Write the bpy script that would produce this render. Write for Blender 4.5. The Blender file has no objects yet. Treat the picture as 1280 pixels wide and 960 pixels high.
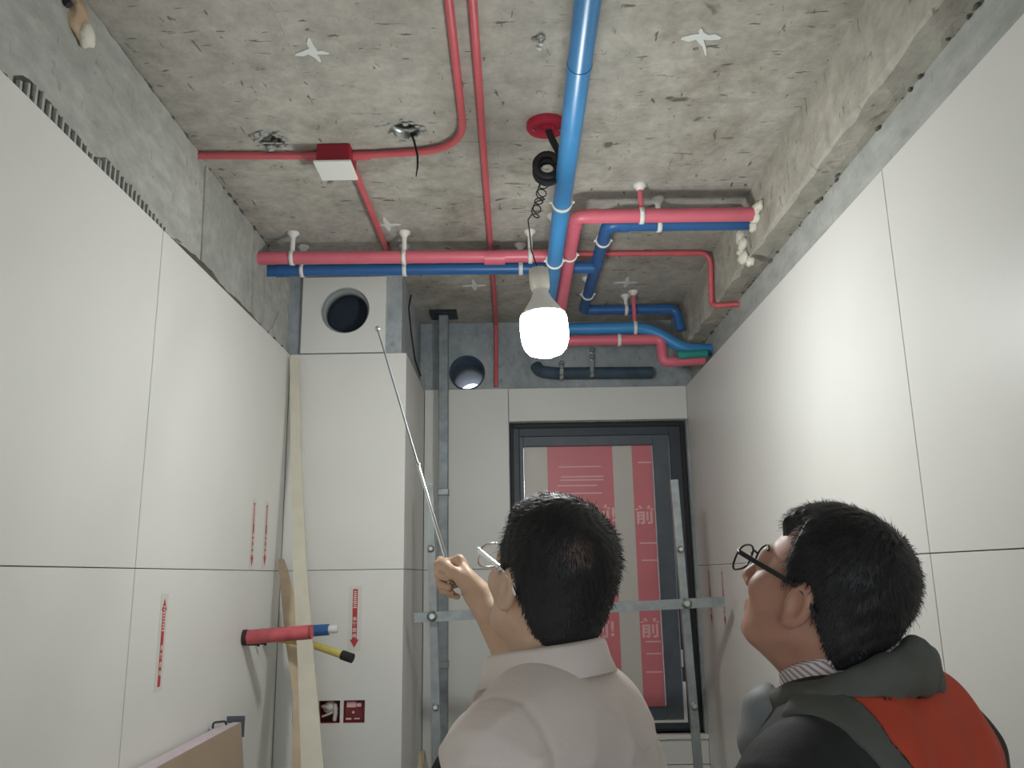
import bpy, bmesh, math, random
import numpy as np
from mathutils import Vector, Matrix, Euler

random.seed(7)
rng = np.random.default_rng(7)
C = bpy.context.scene.collection
SC = bpy.context.scene

# ------------------------------------------------------------------ camera
EYE = 1.55                                   # height of the lens above the floor
FPX = 1040.62                                # focal length, image 1280 px wide
RM = np.array([[9.99869339e-01, -1.61438329e-02, 8.25245764e-04],
               [2.80973032e-03, 2.23841849e-01, 9.74621430e-01],
               [-1.59188501e-02, -9.74491767e-01, 2.23857962e-01]])
cam_d = bpy.data.cameras.new('camera')
cam_d.sensor_width = 36.0
cam_d.lens = FPX / 1280 * 36
cam_d.clip_start = 0.02
cam = bpy.data.objects.new('camera', cam_d)
C.objects.link(cam)
mw = Matrix.Identity(4)
for i in range(3):
    mw[i][0] = RM[i][0]
    mw[i][1] = -RM[i][1]
    mw[i][2] = -RM[i][2]
mw[2][3] = EYE
cam.matrix_world = mw
SC.camera = cam

# ------------------------------------------------------------------ world and view
world = bpy.data.worlds.new('world')
SC.world = world
world.use_nodes = True
bg = world.node_tree.nodes['Background']
bg.inputs[0].default_value = (0.86, 0.93, 1.0, 1)
bg.inputs[1].default_value = 1.8
SC.view_settings.view_transform = 'Standard'
SC.view_settings.look = 'None'
SC.view_settings.gamma = 1.0
SC.view_settings.use_curve_mapping = False
SC.view_settings.exposure = 0.45
BULB_STRENGTH = 95.0


def ray(u, v):
    return RM @ np.array([u - 640.0, v - 480.0, FPX])


def at(u, v, X=None, Y=None, Z=None):
    """point of the room seen at a pixel on a known plane (Z above the lens)"""
    r = ray(u, v)
    if X is not None:
        r = r * (X / r[0])
    elif Y is not None:
        r = r * (Y / r[1])
    else:
        r = r * (Z / r[2])
    return Vector((r[0], r[1], r[2] + EYE))


# ------------------------------------------------------------------ materials
def srgb(r, g, b):
    f = lambda c: (c / 255 / 12.92) if c / 255 <= 0.04045 else ((c / 255 + 0.055) / 1.055) ** 2.4
    return (f(r), f(g), f(b), 1.0)


MATS = {}


def mat(name, col, rough=0.5, metal=0.0, noise=0.0, nscale=30.0, bump=0.0, bscale=80.0, spec=0.5, emis=None, trans=0.0, sss=0.0, sheen=0.0):
    if name in MATS:
        return MATS[name]
    m = bpy.data.materials.new(name)
    m.use_nodes = True
    nt = m.node_tree
    b = nt.nodes['Principled BSDF']
    b.inputs['Base Color'].default_value = col
    b.inputs['Roughness'].default_value = rough
    b.inputs['Metallic'].default_value = metal
    b.inputs['Specular IOR Level'].default_value = spec
    if trans:
        b.inputs['Transmission Weight'].default_value = trans
        b.inputs['IOR'].default_value = 1.45
    if sss:
        b.inputs['Subsurface Weight'].default_value = sss
        b.inputs['Subsurface Radius'].default_value = (0.008, 0.003, 0.0015)
        b.inputs['Subsurface Scale'].default_value = 1.0
    if sheen:
        b.inputs['Sheen Weight'].default_value = sheen
    if emis:
        b.inputs['Emission Color'].default_value = emis[0]
        b.inputs['Emission Strength'].default_value = emis[1]
    tc = nt.nodes.new('ShaderNodeTexCoord')
    if noise:
        n = nt.nodes.new('ShaderNodeTexNoise')
        n.inputs['Scale'].default_value = nscale
        n.inputs['Detail'].default_value = 5
        nt.links.new(tc.outputs['Object'], n.inputs['Vector'])
        hsv = nt.nodes.new('ShaderNodeHueSaturation')
        hsv.inputs['Color'].default_value = col
        mr = nt.nodes.new('ShaderNodeMapRange')
        mr.inputs['From Min'].default_value = 0.3
        mr.inputs['From Max'].default_value = 0.7
        mr.inputs['To Min'].default_value = 1 - noise
        mr.inputs['To Max'].default_value = 1 + noise
        nt.links.new(n.outputs['Fac'], mr.inputs['Value'])
        nt.links.new(mr.outputs['Result'], hsv.inputs['Value'])
        nt.links.new(hsv.outputs['Color'], b.inputs['Base Color'])
    if bump:
        n2 = nt.nodes.new('ShaderNodeTexNoise')
        n2.inputs['Scale'].default_value = bscale
        n2.inputs['Detail'].default_value = 6
        nt.links.new(tc.outputs['Object'], n2.inputs['Vector'])
        bp = nt.nodes.new('ShaderNodeBump')
        bp.inputs['Strength'].default_value = bump
        bp.inputs['Distance'].default_value = 0.01
        nt.links.new(n2.outputs['Fac'], bp.inputs['Height'])
        nt.links.new(bp.outputs['Normal'], b.inputs['Normal'])
    MATS[name] = m
    return m


def concrete(name, light, mid, stain, pits=0.5, stain_amt=0.5, stretch=(1, 1, 1), bump=0.5, seams=None):
    m = bpy.data.materials.new(name)
    m.use_nodes = True
    nt = m.node_tree
    N = nt.nodes.new
    L = nt.links.new
    b = nt.nodes['Principled BSDF']
    b.inputs['Roughness'].default_value = 0.9
    b.inputs['Specular IOR Level'].default_value = 0.2
    g = N('ShaderNodeNewGeometry')
    mp = N('ShaderNodeMapping')
    mp.inputs['Scale'].default_value = stretch
    L(g.outputs['Position'], mp.inputs['Vector'])

    def noise(scale, detail=6, rough=0.6, dist=0.0, vec=None):
        n = N('ShaderNodeTexNoise')
        n.inputs['Scale'].default_value = scale
        n.inputs['Detail'].default_value = detail
        n.inputs['Roughness'].default_value = rough
        n.inputs['Distortion'].default_value = dist
        L((vec or mp).outputs[0], n.inputs['Vector'])
        return n

    def ramp(src, a, bb, ca=(0, 0, 0, 1), cb=(1, 1, 1, 1)):
        r = N('ShaderNodeValToRGB')
        r.color_ramp.elements[0].position = a
        r.color_ramp.elements[1].position = bb
        r.color_ramp.elements[0].color = ca
        r.color_ramp.elements[1].color = cb
        L(src, r.inputs['Fac'])
        return r

    def mix(fac, c1, c2, mode='MIX'):
        x = N('ShaderNodeMix')
        x.data_type = 'RGBA'
        x.blend_type = mode
        if isinstance(fac, float):
            x.inputs[0].default_value = fac
        else:
            L(fac, x.inputs[0])
        for c, i in ((c1, 6), (c2, 7)):
            if isinstance(c, tuple):
                x.inputs[i].default_value = c
            else:
                L(c, x.inputs[i])
        return x.outputs[2]

    n1 = noise(2.6, 7, 0.62, 0.3)
    base = ramp(n1.outputs['Fac'], 0.36, 0.64, mid, light)
    n2 = noise(1.7, 6, 0.7, 0.6)
    st = ramp(n2.outputs['Fac'], 0.52, 0.72)
    mul = N('ShaderNodeMath')
    mul.operation = 'MULTIPLY'
    mul.inputs[1].default_value = stain_amt
    L(st.outputs['Color'], mul.inputs[0])
    c = mix(mul.outputs[0], base.outputs['Color'], stain)
    # cloudy fine mottling
    n3 = noise(22, 8, 0.7)
    m3 = ramp(n3.outputs['Fac'], 0.3, 0.75, (0.72, 0.72, 0.72, 1), (1.12, 1.12, 1.12, 1))
    c = mix(1.0, c, m3.outputs['Color'], 'MULTIPLY')
    # smudges between the form marks
    n5 = noise(6.5, 7, 0.65, 0.8)
    s5 = ramp(n5.outputs['Fac'], 0.56, 0.74)
    m5 = N('ShaderNodeMath')
    m5.operation = 'MULTIPLY'
    m5.inputs[1].default_value = pits * 0.55
    L(s5.outputs['Color'], m5.inputs[0])
    c = mix(m5.outputs[0], c, (stain[0] * 0.75, stain[1] * 0.75, stain[2] * 0.75, 1))
    # scratches / pits, stretched noise in two directions
    for sc, thr in (((14, 60, 14), 0.655), ((55, 16, 16), 0.665), ((9, 9, 9), 0.70)):
        mp2 = N('ShaderNodeMapping')
        mp2.inputs['Scale'].default_value = sc
        L(g.outputs['Position'], mp2.inputs['Vector'])
        n4 = noise(1.0, 3, 0.55, 0.4, mp2)
        p = ramp(n4.outputs['Fac'], thr, thr + 0.05)
        mm = N('ShaderNodeMath')
        mm.operation = 'MULTIPLY'
        mm.inputs[1].default_value = pits
        L(p.outputs['Color'], mm.inputs[0])
        c = mix(mm.outputs[0], c, (stain[0] * 0.35, stain[1] * 0.35, stain[2] * 0.35, 1))
    L(c, b.inputs['Base Color'])
    bp = N('ShaderNodeBump')
    bp.inputs['Strength'].default_value = bump
    bp.inputs['Distance'].default_value = 0.006
    nb = noise(45, 8, 0.7)
    L(nb.outputs['Fac'], bp.inputs['Height'])
    L(bp.outputs['Normal'], b.inputs['Normal'])
    MATS[name] = m
    return m


concrete('slab_concrete', srgb(205, 201, 191), srgb(178, 174, 164), srgb(134, 122, 106), 0.75, 0.75, (1, 1, 1), 0.5)
concrete('plaster_concrete', srgb(196, 197, 191), srgb(176, 177, 171), srgb(140, 135, 124), 0.25, 0.45, (1, 0.6, 1.4), 0.35)
concrete('board_concrete', srgb(182, 184, 178), srgb(170, 172, 166), srgb(140, 136, 126), 0.08, 0.3, (1, 1, 1), 0.15)
concrete('beam_concrete', srgb(202, 198, 186), srgb(172, 168, 157), srgb(132, 122, 107), 0.5, 0.6, (1, 0.7, 1), 0.6)
concrete('skim_grey', srgb(188, 190, 185), srgb(170, 172, 168), srgb(138, 139, 134), 0.15, 0.3, (1, 0.4, 1), 0.25)
concrete('blue_concrete', srgb(190, 195, 197), srgb(168, 176, 180), srgb(140, 148, 154), 0.3, 0.5, (1, 1, 0.7), 0.35)
concrete('dark_mortar', srgb(118, 116, 106), srgb(96, 94, 86), srgb(66, 62, 54), 0.5, 0.5, (1, 1, 1), 0.8)
concrete('floor_concrete', srgb(150, 148, 142), srgb(128, 126, 120), srgb(96, 90, 80), 0.4, 0.4, (1, 1, 1), 0.4)
mat('tile_glaze', srgb(227, 226, 221), 0.42, noise=0.025, nscale=3.0, bump=0.02, bscale=300, spec=0.35)
mat('grout_dark', srgb(70, 68, 64), 0.9)
mat('red_pipe', srgb(214, 108, 124), 0.38, noise=0.05, nscale=12)
mat('red_conduit', srgb(208, 96, 102), 0.42, noise=0.06, nscale=14)
mat('red_box', srgb(150, 26, 46), 0.5)
mat('red_disc', srgb(190, 40, 66), 0.5)
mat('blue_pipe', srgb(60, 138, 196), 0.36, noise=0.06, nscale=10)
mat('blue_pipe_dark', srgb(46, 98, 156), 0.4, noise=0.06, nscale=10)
mat('green_pipe', srgb(40, 140, 130), 0.4, noise=0.08, nscale=20)
mat('yellow_pipe', srgb(206, 190, 104), 0.45, noise=0.08, nscale=20)
mat('red_worn', srgb(196, 92, 98), 0.55, noise=0.25, nscale=22)
mat('white_plastic', srgb(232, 232, 226), 0.4)
mat('cap_white', srgb(225, 225, 220), 0.35)
mat('black_plastic', srgb(26, 30, 34), 0.45)
mat('black_rubber', srgb(34, 34, 36), 0.6)
mat('dark_metal', srgb(44, 50, 56), 0.45, metal=0.3)
mat('frame_metal', srgb(58, 66, 74), 0.5, noise=0.1, nscale=10)
mat('sash_metal', srgb(86, 94, 102), 0.5, noise=0.12, nscale=14)
mat('galvanised', srgb(150, 156, 156), 0.42, metal=0.65, noise=0.16, nscale=28, bump=0.05, bscale=60)
mat('post_metal', srgb(140, 148, 150), 0.45, metal=0.35, noise=0.2, nscale=22)
mat('chrome', srgb(220, 222, 224), 0.18, metal=1.0)
mat('bolt_metal', srgb(190, 195, 190), 0.3, metal=0.9)
mat('foam', srgb(226, 222, 206), 0.85, noise=0.06, nscale=40, bump=0.5, bscale=60)
mat('foam_tan', srgb(190, 165, 138), 0.85, noise=0.15, nscale=30, bump=0.5, bscale=60)
mat('white_paint', srgb(226, 230, 226), 0.7)
mat('timber', srgb(206, 186, 156), 0.65, noise=0.12, nscale=18)
mat('timber_dark', srgb(150, 124, 96), 0.7, noise=0.2, nscale=18)
mat('cream_profile', srgb(206, 201, 184), 0.55, noise=0.05, nscale=16)
mat('sticker_white', srgb(218, 216, 210), 0.5)
mat('sticker_red', srgb(186, 58, 58), 0.5)
mat('print_white', srgb(232, 222, 216), 0.6)
mat('film_white', srgb(205, 200, 192), 0.45, noise=0.03, nscale=5)
mat('film_red', srgb(216, 122, 130), 0.45, noise=0.06, nscale=5)
mat('film_pale', srgb(234, 186, 184), 0.5)
mat('glass', (1, 1, 1, 1), 0.05, trans=1.0)
mat('lens_glass', (0.9, 0.95, 0.95, 1), 0.05)
MATS['lens_glass'].node_tree.nodes['Principled BSDF'].inputs['Alpha'].default_value = 0.12
mat('kraft_paper', srgb(168, 148, 126), 0.75, noise=0.06, nscale=8)
mat('board_edge', srgb(212, 196, 204), 0.7, noise=0.06, nscale=30)
mat('blue_tape', srgb(120, 146, 172), 0.5)
mat('box_red', srgb(120, 40, 42), 0.55, noise=0.3, nscale=40)
mat('box_dark', srgb(58, 36, 34), 0.6, noise=0.3, nscale=30)
mat('duct_shade', srgb(30, 42, 58), 0.7)
mat('duct_grey', srgb(150, 155, 155), 0.5)
mat('insulation_dark', srgb(62, 78, 94), 0.7, noise=0.25, nscale=16)
mat('skin', srgb(184, 136, 114), 0.5, sss=0.08, noise=0.05, nscale=40, bump=0.04, bscale=260)
mat('skin_pale', srgb(212, 176, 148), 0.5, sss=0.08, noise=0.05, nscale=40, bump=0.04, bscale=260)
mat('shirt_white', srgb(226, 213, 204), 0.8, noise=0.02, nscale=12, bump=0.12, bscale=40, sheen=0.1)
mat('jacket_black', srgb(34, 35, 35), 0.75, noise=0.1, nscale=20, bump=0.12, bscale=60)
mat('jacket_olive', srgb(84, 86, 80), 0.75, noise=0.06, nscale=20, bump=0.15, bscale=50)
mat('jacket_lining', srgb(128, 132, 134), 0.6, noise=0.05, nscale=20, bump=0.1, bscale=50)
mat('jacket_orange', srgb(186, 66, 40), 0.75, noise=0.06, nscale=20, bump=0.15, bscale=40)
mat('trouser_dark', srgb(44, 46, 54), 0.85, noise=0.08, nscale=30)
mat('shoe_black', srgb(30, 28, 28), 0.45)
mat('lens_rim', srgb(40, 36, 34), 0.35, metal=0.5)
mat('bulb_body', srgb(232, 230, 222), 0.4)
mat('socket_body', srgb(214, 208, 196), 0.45)
mat('bulb_glow', (1, 1, 1, 1), 0.4, emis=((0.97, 1.0, 0.975, 1), BULB_STRENGTH))


def striped(name, base, line, scale):
    m = bpy.data.materials.new(name)
    m.use_nodes = True
    nt = m.node_tree
    b = nt.nodes['Principled BSDF']
    b.inputs['Roughness'].default_value = 0.8
    uv = nt.nodes.new('ShaderNodeAttribute')
    uv.attribute_name = 'across'
    w = nt.nodes.new('ShaderNodeMath')
    w.operation = 'MULTIPLY'
    w.inputs[1].default_value = scale
    nt.links.new(uv.outputs['Fac'], w.inputs[0])
    fr = nt.nodes.new('ShaderNodeMath')
    fr.operation = 'FRACT'
    nt.links.new(w.outputs[0], fr.inputs[0])
    r = nt.nodes.new('ShaderNodeValToRGB')
    r.color_ramp.elements[0].position = 0.35
    r.color_ramp.elements[0].color = line
    r.color_ramp.elements[1].position = 0.5
    r.color_ramp.elements[1].color = base
    nt.links.new(fr.outputs[0], r.inputs['Fac'])
    nt.links.new(r.outputs['Color'], b.inputs['Base Color'])
    MATS[name] = m


striped('shirt_stripe', srgb(226, 218, 214), srgb(160, 140, 146), 12.0)


def hair_mat(name, whorl=None):
    m = bpy.data.materials.new(name)
    m.use_nodes = True
    nt = m.node_tree
    b = nt.nodes['Principled BSDF']
    b.inputs['Roughness'].default_value = 0.55
    b.inputs['Specular IOR Level'].default_value = 0.5
    dark = srgb(30, 28, 30)
    b.inputs['Base Color'].default_value = dark
    if whorl:
        tc = nt.nodes.new('ShaderNodeTexCoord')
        vd = nt.nodes.new('ShaderNodeVectorMath')
        vd.operation = 'DISTANCE'
        vd.inputs[1].default_value = whorl
        nt.links.new(tc.outputs['Object'], vd.inputs[0])
        n = nt.nodes.new('ShaderNodeTexNoise')
        n.inputs['Scale'].default_value = 90
        nt.links.new(tc.outputs['Object'], n.inputs['Vector'])
        md = nt.nodes.new('ShaderNodeMath')
        md.operation = 'MULTIPLY_ADD'
        md.inputs[1].default_value = 0.03
        nt.links.new(n.outputs['Fac'], md.inputs[0])
        nt.links.new(vd.outputs['Value'], md.inputs[2])
        r = nt.nodes.new('ShaderNodeMapRange')
        r.inputs['From Min'].default_value = 0.022
        r.inputs['From Max'].default_value = 0.042
        r.inputs['To Min'].default_value = 0.55
        r.inputs['To Max'].default_value = 0.0
        nt.links.new(md.outputs[0], r.inputs['Value'])
        mx = nt.nodes.new('ShaderNodeMix')
        mx.data_type = 'RGBA'
        mx.inputs[6].default_value = dark
        mx.inputs[7].default_value = srgb(120, 86, 76)
        nt.links.new(r.outputs['Result'], mx.inputs[0])
        nt.links.new(mx.outputs[2], b.inputs['Base Color'])
    MATS[name] = m
    return m


# ------------------------------------------------------------------ mesh helpers
def link_mesh(name, me, material, parent=None):
    o = bpy.data.objects.new(name, me)
    C.objects.link(o)
    if material:
        me.materials.clear()
        me.materials.append(MATS[material])
    if parent is not None:
        o.parent = parent
    return o


class MB:
    """collects shapes into one mesh"""

    def __init__(self):
        self.v = []
        self.f = []
        self.s = []

    def add(self, vs, fs, smooth=False):
        o = len(self.v)
        self.v += [tuple(x) for x in vs]
        self.f += [tuple(i + o for i in f) for f in fs]
        self.s += [smooth] * len(fs)
        return self

    def box(self, x0, x1, y0, y1, z0, z1):
        vs = [(x, y, z) for x in (x0, x1) for y in (y0, y1) for z in (z0, z1)]
        fs = [(0, 1, 3, 2), (4, 6, 7, 5), (0, 4, 5, 1), (2, 3, 7, 6), (0, 2, 6, 4), (1, 5, 7, 3)]
        return self.add(vs, fs)

    def cbox(self, x0, x1, y0, y1, z0, z1, c=0.002):
        """box with chamfered edges"""
        bm = bmesh.new()
        bmesh.ops.create_cube(bm, size=1)
        for v in bm.verts:
            v.co = Vector(((x0 + x1) / 2 + v.co.x * (x1 - x0), (y0 + y1) / 2 + v.co.y * (y1 - y0), (z0 + z1) / 2 + v.co.z * (z1 - z0)))
        bmesh.ops.bevel(bm, geom=bm.edges[:], offset=c, segments=1, affect='EDGES')
        bm.verts.index_update()
        self.add([v.co[:] for v in bm.verts], [[v.index for v in f.verts] for f in bm.faces])
        bm.free()
        return self

    def beam(self, p, q, w, h, up=(0, 0, 1), c=0.0, twist=0.0):
        """bar of section w x h from p to q"""
        p = Vector(p)
        q = Vector(q)
        d = (q - p).normalized()
        u = Vector(up)
        if abs(u.dot(d)) > 0.98:
            u = Vector((0, 1, 0))
        s = d.cross(u).normalized()
        u = s.cross(d).normalized()
        vs = []
        for k, pt in enumerate((p, q)):
            a = twist * k
            s2 = s * math.cos(a) + u * math.sin(a)
            u2 = u * math.cos(a) - s * math.sin(a)
            for a1, b1 in ((-1, -1), (1, -1), (1, 1), (-1, 1)):
                vs.append(pt + s2 * a1 * w / 2 + u2 * b1 * h / 2)
        fs = [(0, 3, 2, 1), (4, 5, 6, 7), (0, 1, 5, 4), (1, 2, 6, 5), (2, 3, 7, 6), (3, 0, 4, 7)]
        return self.add(vs, fs)

    def tube(self, pts, r, n=16, bend=0.0, cap=True, inner=None):
        pts = [Vector(p) for p in pts]
        if bend > 0 and len(pts) > 2:
            out = [pts[0]]
            for i in range(1, len(pts) - 1):
                a, b, c_ = pts[i - 1], pts[i], pts[i + 1]
                d1 = (a - b)
                d2 = (c_ - b)
                bb = min(bend, d1.length * 0.48, d2.length * 0.48)
                p1 = b + d1.normalized() * bb
                p2 = b + d2.normalized() * bb
                for k in range(9):
                    t = k / 8
                    out.append(p1 * (1 - t) ** 2 + b * 2 * t * (1 - t) + p2 * t * t)
            out.append(pts[-1])
            pts = out
        rr = r if isinstance(r, (list, tuple)) else [r] * len(pts)
        t0 = (pts[1] - pts[0]).normalized()
        nrm = t0.orthogonal().normalized()
        vs = []
        for i, p in enumerate(pts):
            if i == 0:
                t = t0
            elif i == len(pts) - 1:
                t = (pts[i] - pts[i - 1]).normalized()
            else:
                t = ((pts[i + 1] - pts[i]).normalized() + (pts[i] - pts[i - 1]).normalized())
                t = t.normalized() if t.length > 1e-6 else (pts[i + 1] - pts[i]).normalized()
            nrm = (nrm - t * nrm.dot(t)).normalized()
            bn = t.cross(nrm)
            for k in range(n):
                a = 2 * math.pi * k / n
                vs.append(p + (nrm * math.cos(a) + bn * math.sin(a)) * rr[i])
        fs = []
        for i in range(len(pts) - 1):
            for k in range(n):
                fs.append((i * n + k, i * n + (k + 1) % n, (i + 1) * n + (k + 1) % n, (i + 1) * n + k))
        self.add(vs, fs, True)
        if cap:
            self.add([vs[k] for k in range(n)], [tuple(range(n))[::-1]])
            self.add([vs[(len(pts) - 1) * n + k] for k in range(n)], [tuple(range(n))])
        return self

    def lathe(self, prof, origin=(0, 0, 0), axis=(0, 0, 1), n=32):
        """prof: (radius, height) pairs along the axis"""
        ax = Vector(axis).normalized()
        s = ax.orthogonal().normalized()
        t = ax.cross(s)
        o = Vector(origin)
        vs = []
        for r, h in prof:
            for k in range(n):
                a = 2 * math.pi * k / n
                vs.append(o + ax * h + (s * math.cos(a) + t * math.sin(a)) * r)
        fs = []
        for i in range(len(prof) - 1):
            for k in range(n):
                fs.append((i * n + k, i * n + (k + 1) % n, (i + 1) * n + (k + 1) % n, (i + 1) * n + k))
        self.add(vs, fs, True)
        self.add(vs[:n], [tuple(range(n))[::-1]])
        self.add(vs[-n:], [tuple(range(n))])
        return self

    def prism(self, poly, d):
        """extrude a planar polygon (list of 3d points) along d"""
        n = len(poly)
        d = Vector(d)
        vs = [Vector(p) for p in poly] + [Vector(p) + d for p in poly]
        fs = [tuple(range(n))[::-1], tuple(range(n, 2 * n))]
        for i in range(n):
            j = (i + 1) % n
            fs.append((i, j, n + j, n + i))
        return self.add(vs, fs)

    def blob(self, c, r, sub=2, jit=0.25, seed=0):
        rnd = random.Random(seed)
        bm = bmesh.new()
        bmesh.ops.create_icosphere(bm, subdivisions=sub, radius=1)
        ph = [rnd.uniform(0, 6) for _ in range(6)]
        for v in bm.verts:
            p = v.co.copy()
            k = 1 + jit * (math.sin(3.1 * p.x + ph[0]) * math.sin(2.7 * p.y + ph[1]) + 0.6 * math.sin(5.3 * p.z + ph[2] + 2 * p.x) + 0.4 * math.sin(7 * p.y + ph[3]))
            v.co = Vector((c[0] + p.x * r[0] * k, c[1] + p.y * r[1] * k, c[2] + p.z * r[2] * k))
        bm.verts.index_update()
        self.add([v.co[:] for v in bm.verts], [[v.index for v in f.verts] for f in bm.faces], True)
        bm.free()
        return self

    def build(self, name, material, parent=None, origin=None):
        me = bpy.data.meshes.new(name)
        vs = self.v
        if origin is not None:
            o_ = Vector(origin)
            vs = [Vector(v) - o_ for v in vs]
        me.from_pydata([tuple(v) for v in vs], [], self.f)
        me.polygons.foreach_set('use_smooth', self.s)
        bm = bmesh.new()
        bm.from_mesh(me)
        bmesh.ops.recalc_face_normals(bm, faces=bm.faces[:])
        bm.to_mesh(me)
        bm.free()
        me.update()
        o = link_mesh(name, me, material, parent)
        if origin is not None:
            o.location = origin
        return o


def tag(o, label, cat, group=None):
    o['label'] = label
    o['category'] = cat
    if group:
        o['group'] = group
    return o


def struct(o, label=None):
    o['kind'] = 'structure'
    if label:
        o['label'] = label
    return o


def thing(name, label, cat, loc=(0, 0, 0), group=None, rotz=0.0):
    o = bpy.data.objects.new(name, None)
    o.empty_display_size = 0.05
    C.objects.link(o)
    o.location = loc
    o.rotation_euler = (0, 0, rotz)
    return tag(o, label, cat, group)


def part(mb, name, material, root, label=None):
    """mesh given in room coordinates as a part of root (root carries only a location)"""
    o = mb.build(name, material, root)
    o.location = -Vector(root.location)
    if label:
        o['label'] = label
    return o


def cut(o, cutters):
    """boolean holes"""
    for cmb in cutters:
        c = cmb.build('cutter', None)
        md = o.modifiers.new('b', 'BOOLEAN')
        md.operation = 'DIFFERENCE'
        md.solver = 'EXACT'
        md.object = c
        bpy.context.view_layer.update()
        dg = bpy.context.evaluated_depsgraph_get()
        me = bpy.data.meshes.new_from_object(o.evaluated_get(dg))
        o.modifiers.clear()
        old = o.data
        ms = [m for m in old.materials]
        o.data = me
        me.materials.clear()
        for m in ms:
            me.materials.append(m)
        bpy.data.objects.remove(c)
        bpy.data.meshes.remove(old)


# ------------------------------------------------------------------ room dimensions (metres)
XL, XR = -0.836, 0.795          # tile faces
YS, YB = 3.05, 3.70             # shaft front, back wall tile faces
ZJ, ZT = EYE + 0.028, EYE + 0.828   # tile joint, tile top
ZC = EYE + 1.15                 # slab soffit
YR = -1.6                       # rear end of the room
GAP = 0.0022

# ceiling slab with two cast-in box holes
ceiling = struct(MB().box(-1.05, 1.05, YR - 0.1, 3.95, ZC, ZC + 0.16).build('ceiling', 'slab_concrete'), 'rough stained concrete ceiling slab')
h1 = at(338, 175, Z=1.15)
h2 = at(507, 163, Z=1.15)
h3 = at(870, 61, Z=1.15)
cut(ceiling, [MB().lathe([(0.036, -0.02), (0.036, 0.06)], (h1.x, h1.y, ZC), n=20),
              MB().lathe([(0.042, -0.02), (0.042, 0.06)], (h2.x, h2.y, ZC), n=24),
              MB().lathe([(0.007, -0.02), (0.007, 0.04)], (h3.x, h3.y, ZC), n=12)])
# formwork ridges on the slab
mb = MB()
pa, pb = at(335, 0, Z=1.15), at(404, 186, Z=1.15)
for (x0, y0, x1, y1) in ((-0.486, 0.2, -0.484, 1.3), (-0.484, 1.3, -0.478, 1.62), (-0.478, 1.62, -0.502, 2.04), (-0.84, 2.045, 0.75, 2.075),
                         (-0.83, 2.3, 0.74, 2.32), (-0.83, 2.86, 0.74, 2.865), (0.02, 2.33, 0.74, 2.34)):
    n = 14
    pts = []
    for k in range(n + 1):
        t = k / n
        pts.append((x0 + (x1 - x0) * t + random.uniform(-.002, .002), y0 + (y1 - y0) * t + random.uniform(-.002, .002), ZC + 0.0005))
    mb.tube(pts, [random.uniform(0.001, 0.003) for _ in pts], n=6)
o = mb.build('formwork_seam', 'slab_concrete', ceiling)
o['kind'] = 'stuff'

floor = struct(MB().box(-1.05, 1.05, YR - 0.1, 3.95, -0.1, 0.0).build('floor', 'floor_concrete'), 'bare concrete floor')
wall_left = struct(MB().box(-1.05, XL - 0.02, YR, 3.95, 0, ZC).build('wall_left', 'plaster_concrete'), 'grey plastered left wall above the tiles')
wall_right = struct(MB().box(XR + 0.03, 1.05, YR, 3.95, 0, ZC).build('wall_right', 'skim_grey'), 'right wall with grey skim strip above the tiles')
rb = random.Random(11)
bs_, bf_ = [], []
NB = 110
for k in range(NB + 1):
    yy = YR + (3.725 - YR) * k / NB
    j1, j2, j3 = rb.uniform(-.003, .003), rb.uniform(-.004, .004), rb.uniform(0, 1)
    chip = 0.008 * max(0, j3 - 0.75) * 4
    bs_ += [(XR + 0.03, yy, ZC), (0.748 + j1 * 0.6, yy, ZC), (0.748 + j1, yy, EYE + 0.962 + j2 + chip), (0.755 + j2 + chip, yy, EYE + 0.953 + j1), (0.80, yy, EYE + 0.952 + j2 * 0.7), (XR + 0.03, yy, EYE + 0.953)]
for k in range(NB):
    for i in range(6):
        bf_.append((k * 6 + i, k * 6 + (i + 1) % 6, k * 6 + 6 + (i + 1) % 6, k * 6 + 6 + i))
bf_ += [tuple(range(6)), tuple(range(NB * 6, NB * 6 + 6))]
beam_r = struct(MB().add(bs_, bf_).build('trim_1', 'beam_concrete'), 'rough concrete beam along the right of the ceiling')
wall_back = struct(MB().box(-1.05, 1.05, YB + 0.025, 3.95, 0, ZC).build('wall_back', 'blue_concrete'), 'blue grey back wall above the window')
WX0, WX1, WZ0, WZ1 = -0.013, 0.79, EYE - 0.655, EYE + 0.675
hb = at(584, 466, Y=YB + 0.025)
cut(wall_back, [MB().box(WX0, WX1, 3.6, 4.1, WZ0, WZ1), MB().lathe([(0.083, -0.2), (0.083, 0.4)], (hb.x, 3.8, hb.z), (0, 1, 0), 40)])
wall_shaft = struct(MB().box(-1.0, -0.418, YS + 0.022, 3.9, 0, ZC).build('wall_shaft', 'blue_concrete'), 'concrete pipe shaft in the far left corner')
HC = at(431, 387, Y=YS)
cut(wall_shaft, [MB().lathe([(0.092, -0.2), (0.092, 0.35)], (HC.x, YS + 0.03, HC.z), (0, 1, 0), 40)])
# rear wall with an open doorway behind the photographer
wall_rear = struct(MB().box(-1.05, 1.05, YR - 0.12, YR, 0, ZC).build('wall_rear', 'plaster_concrete'), 'rear wall with open doorway')
cut(wall_rear, [MB().box(-0.55, 0.55, YR - 0.3, YR + 0.2, 0.0, 2.25)])

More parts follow.
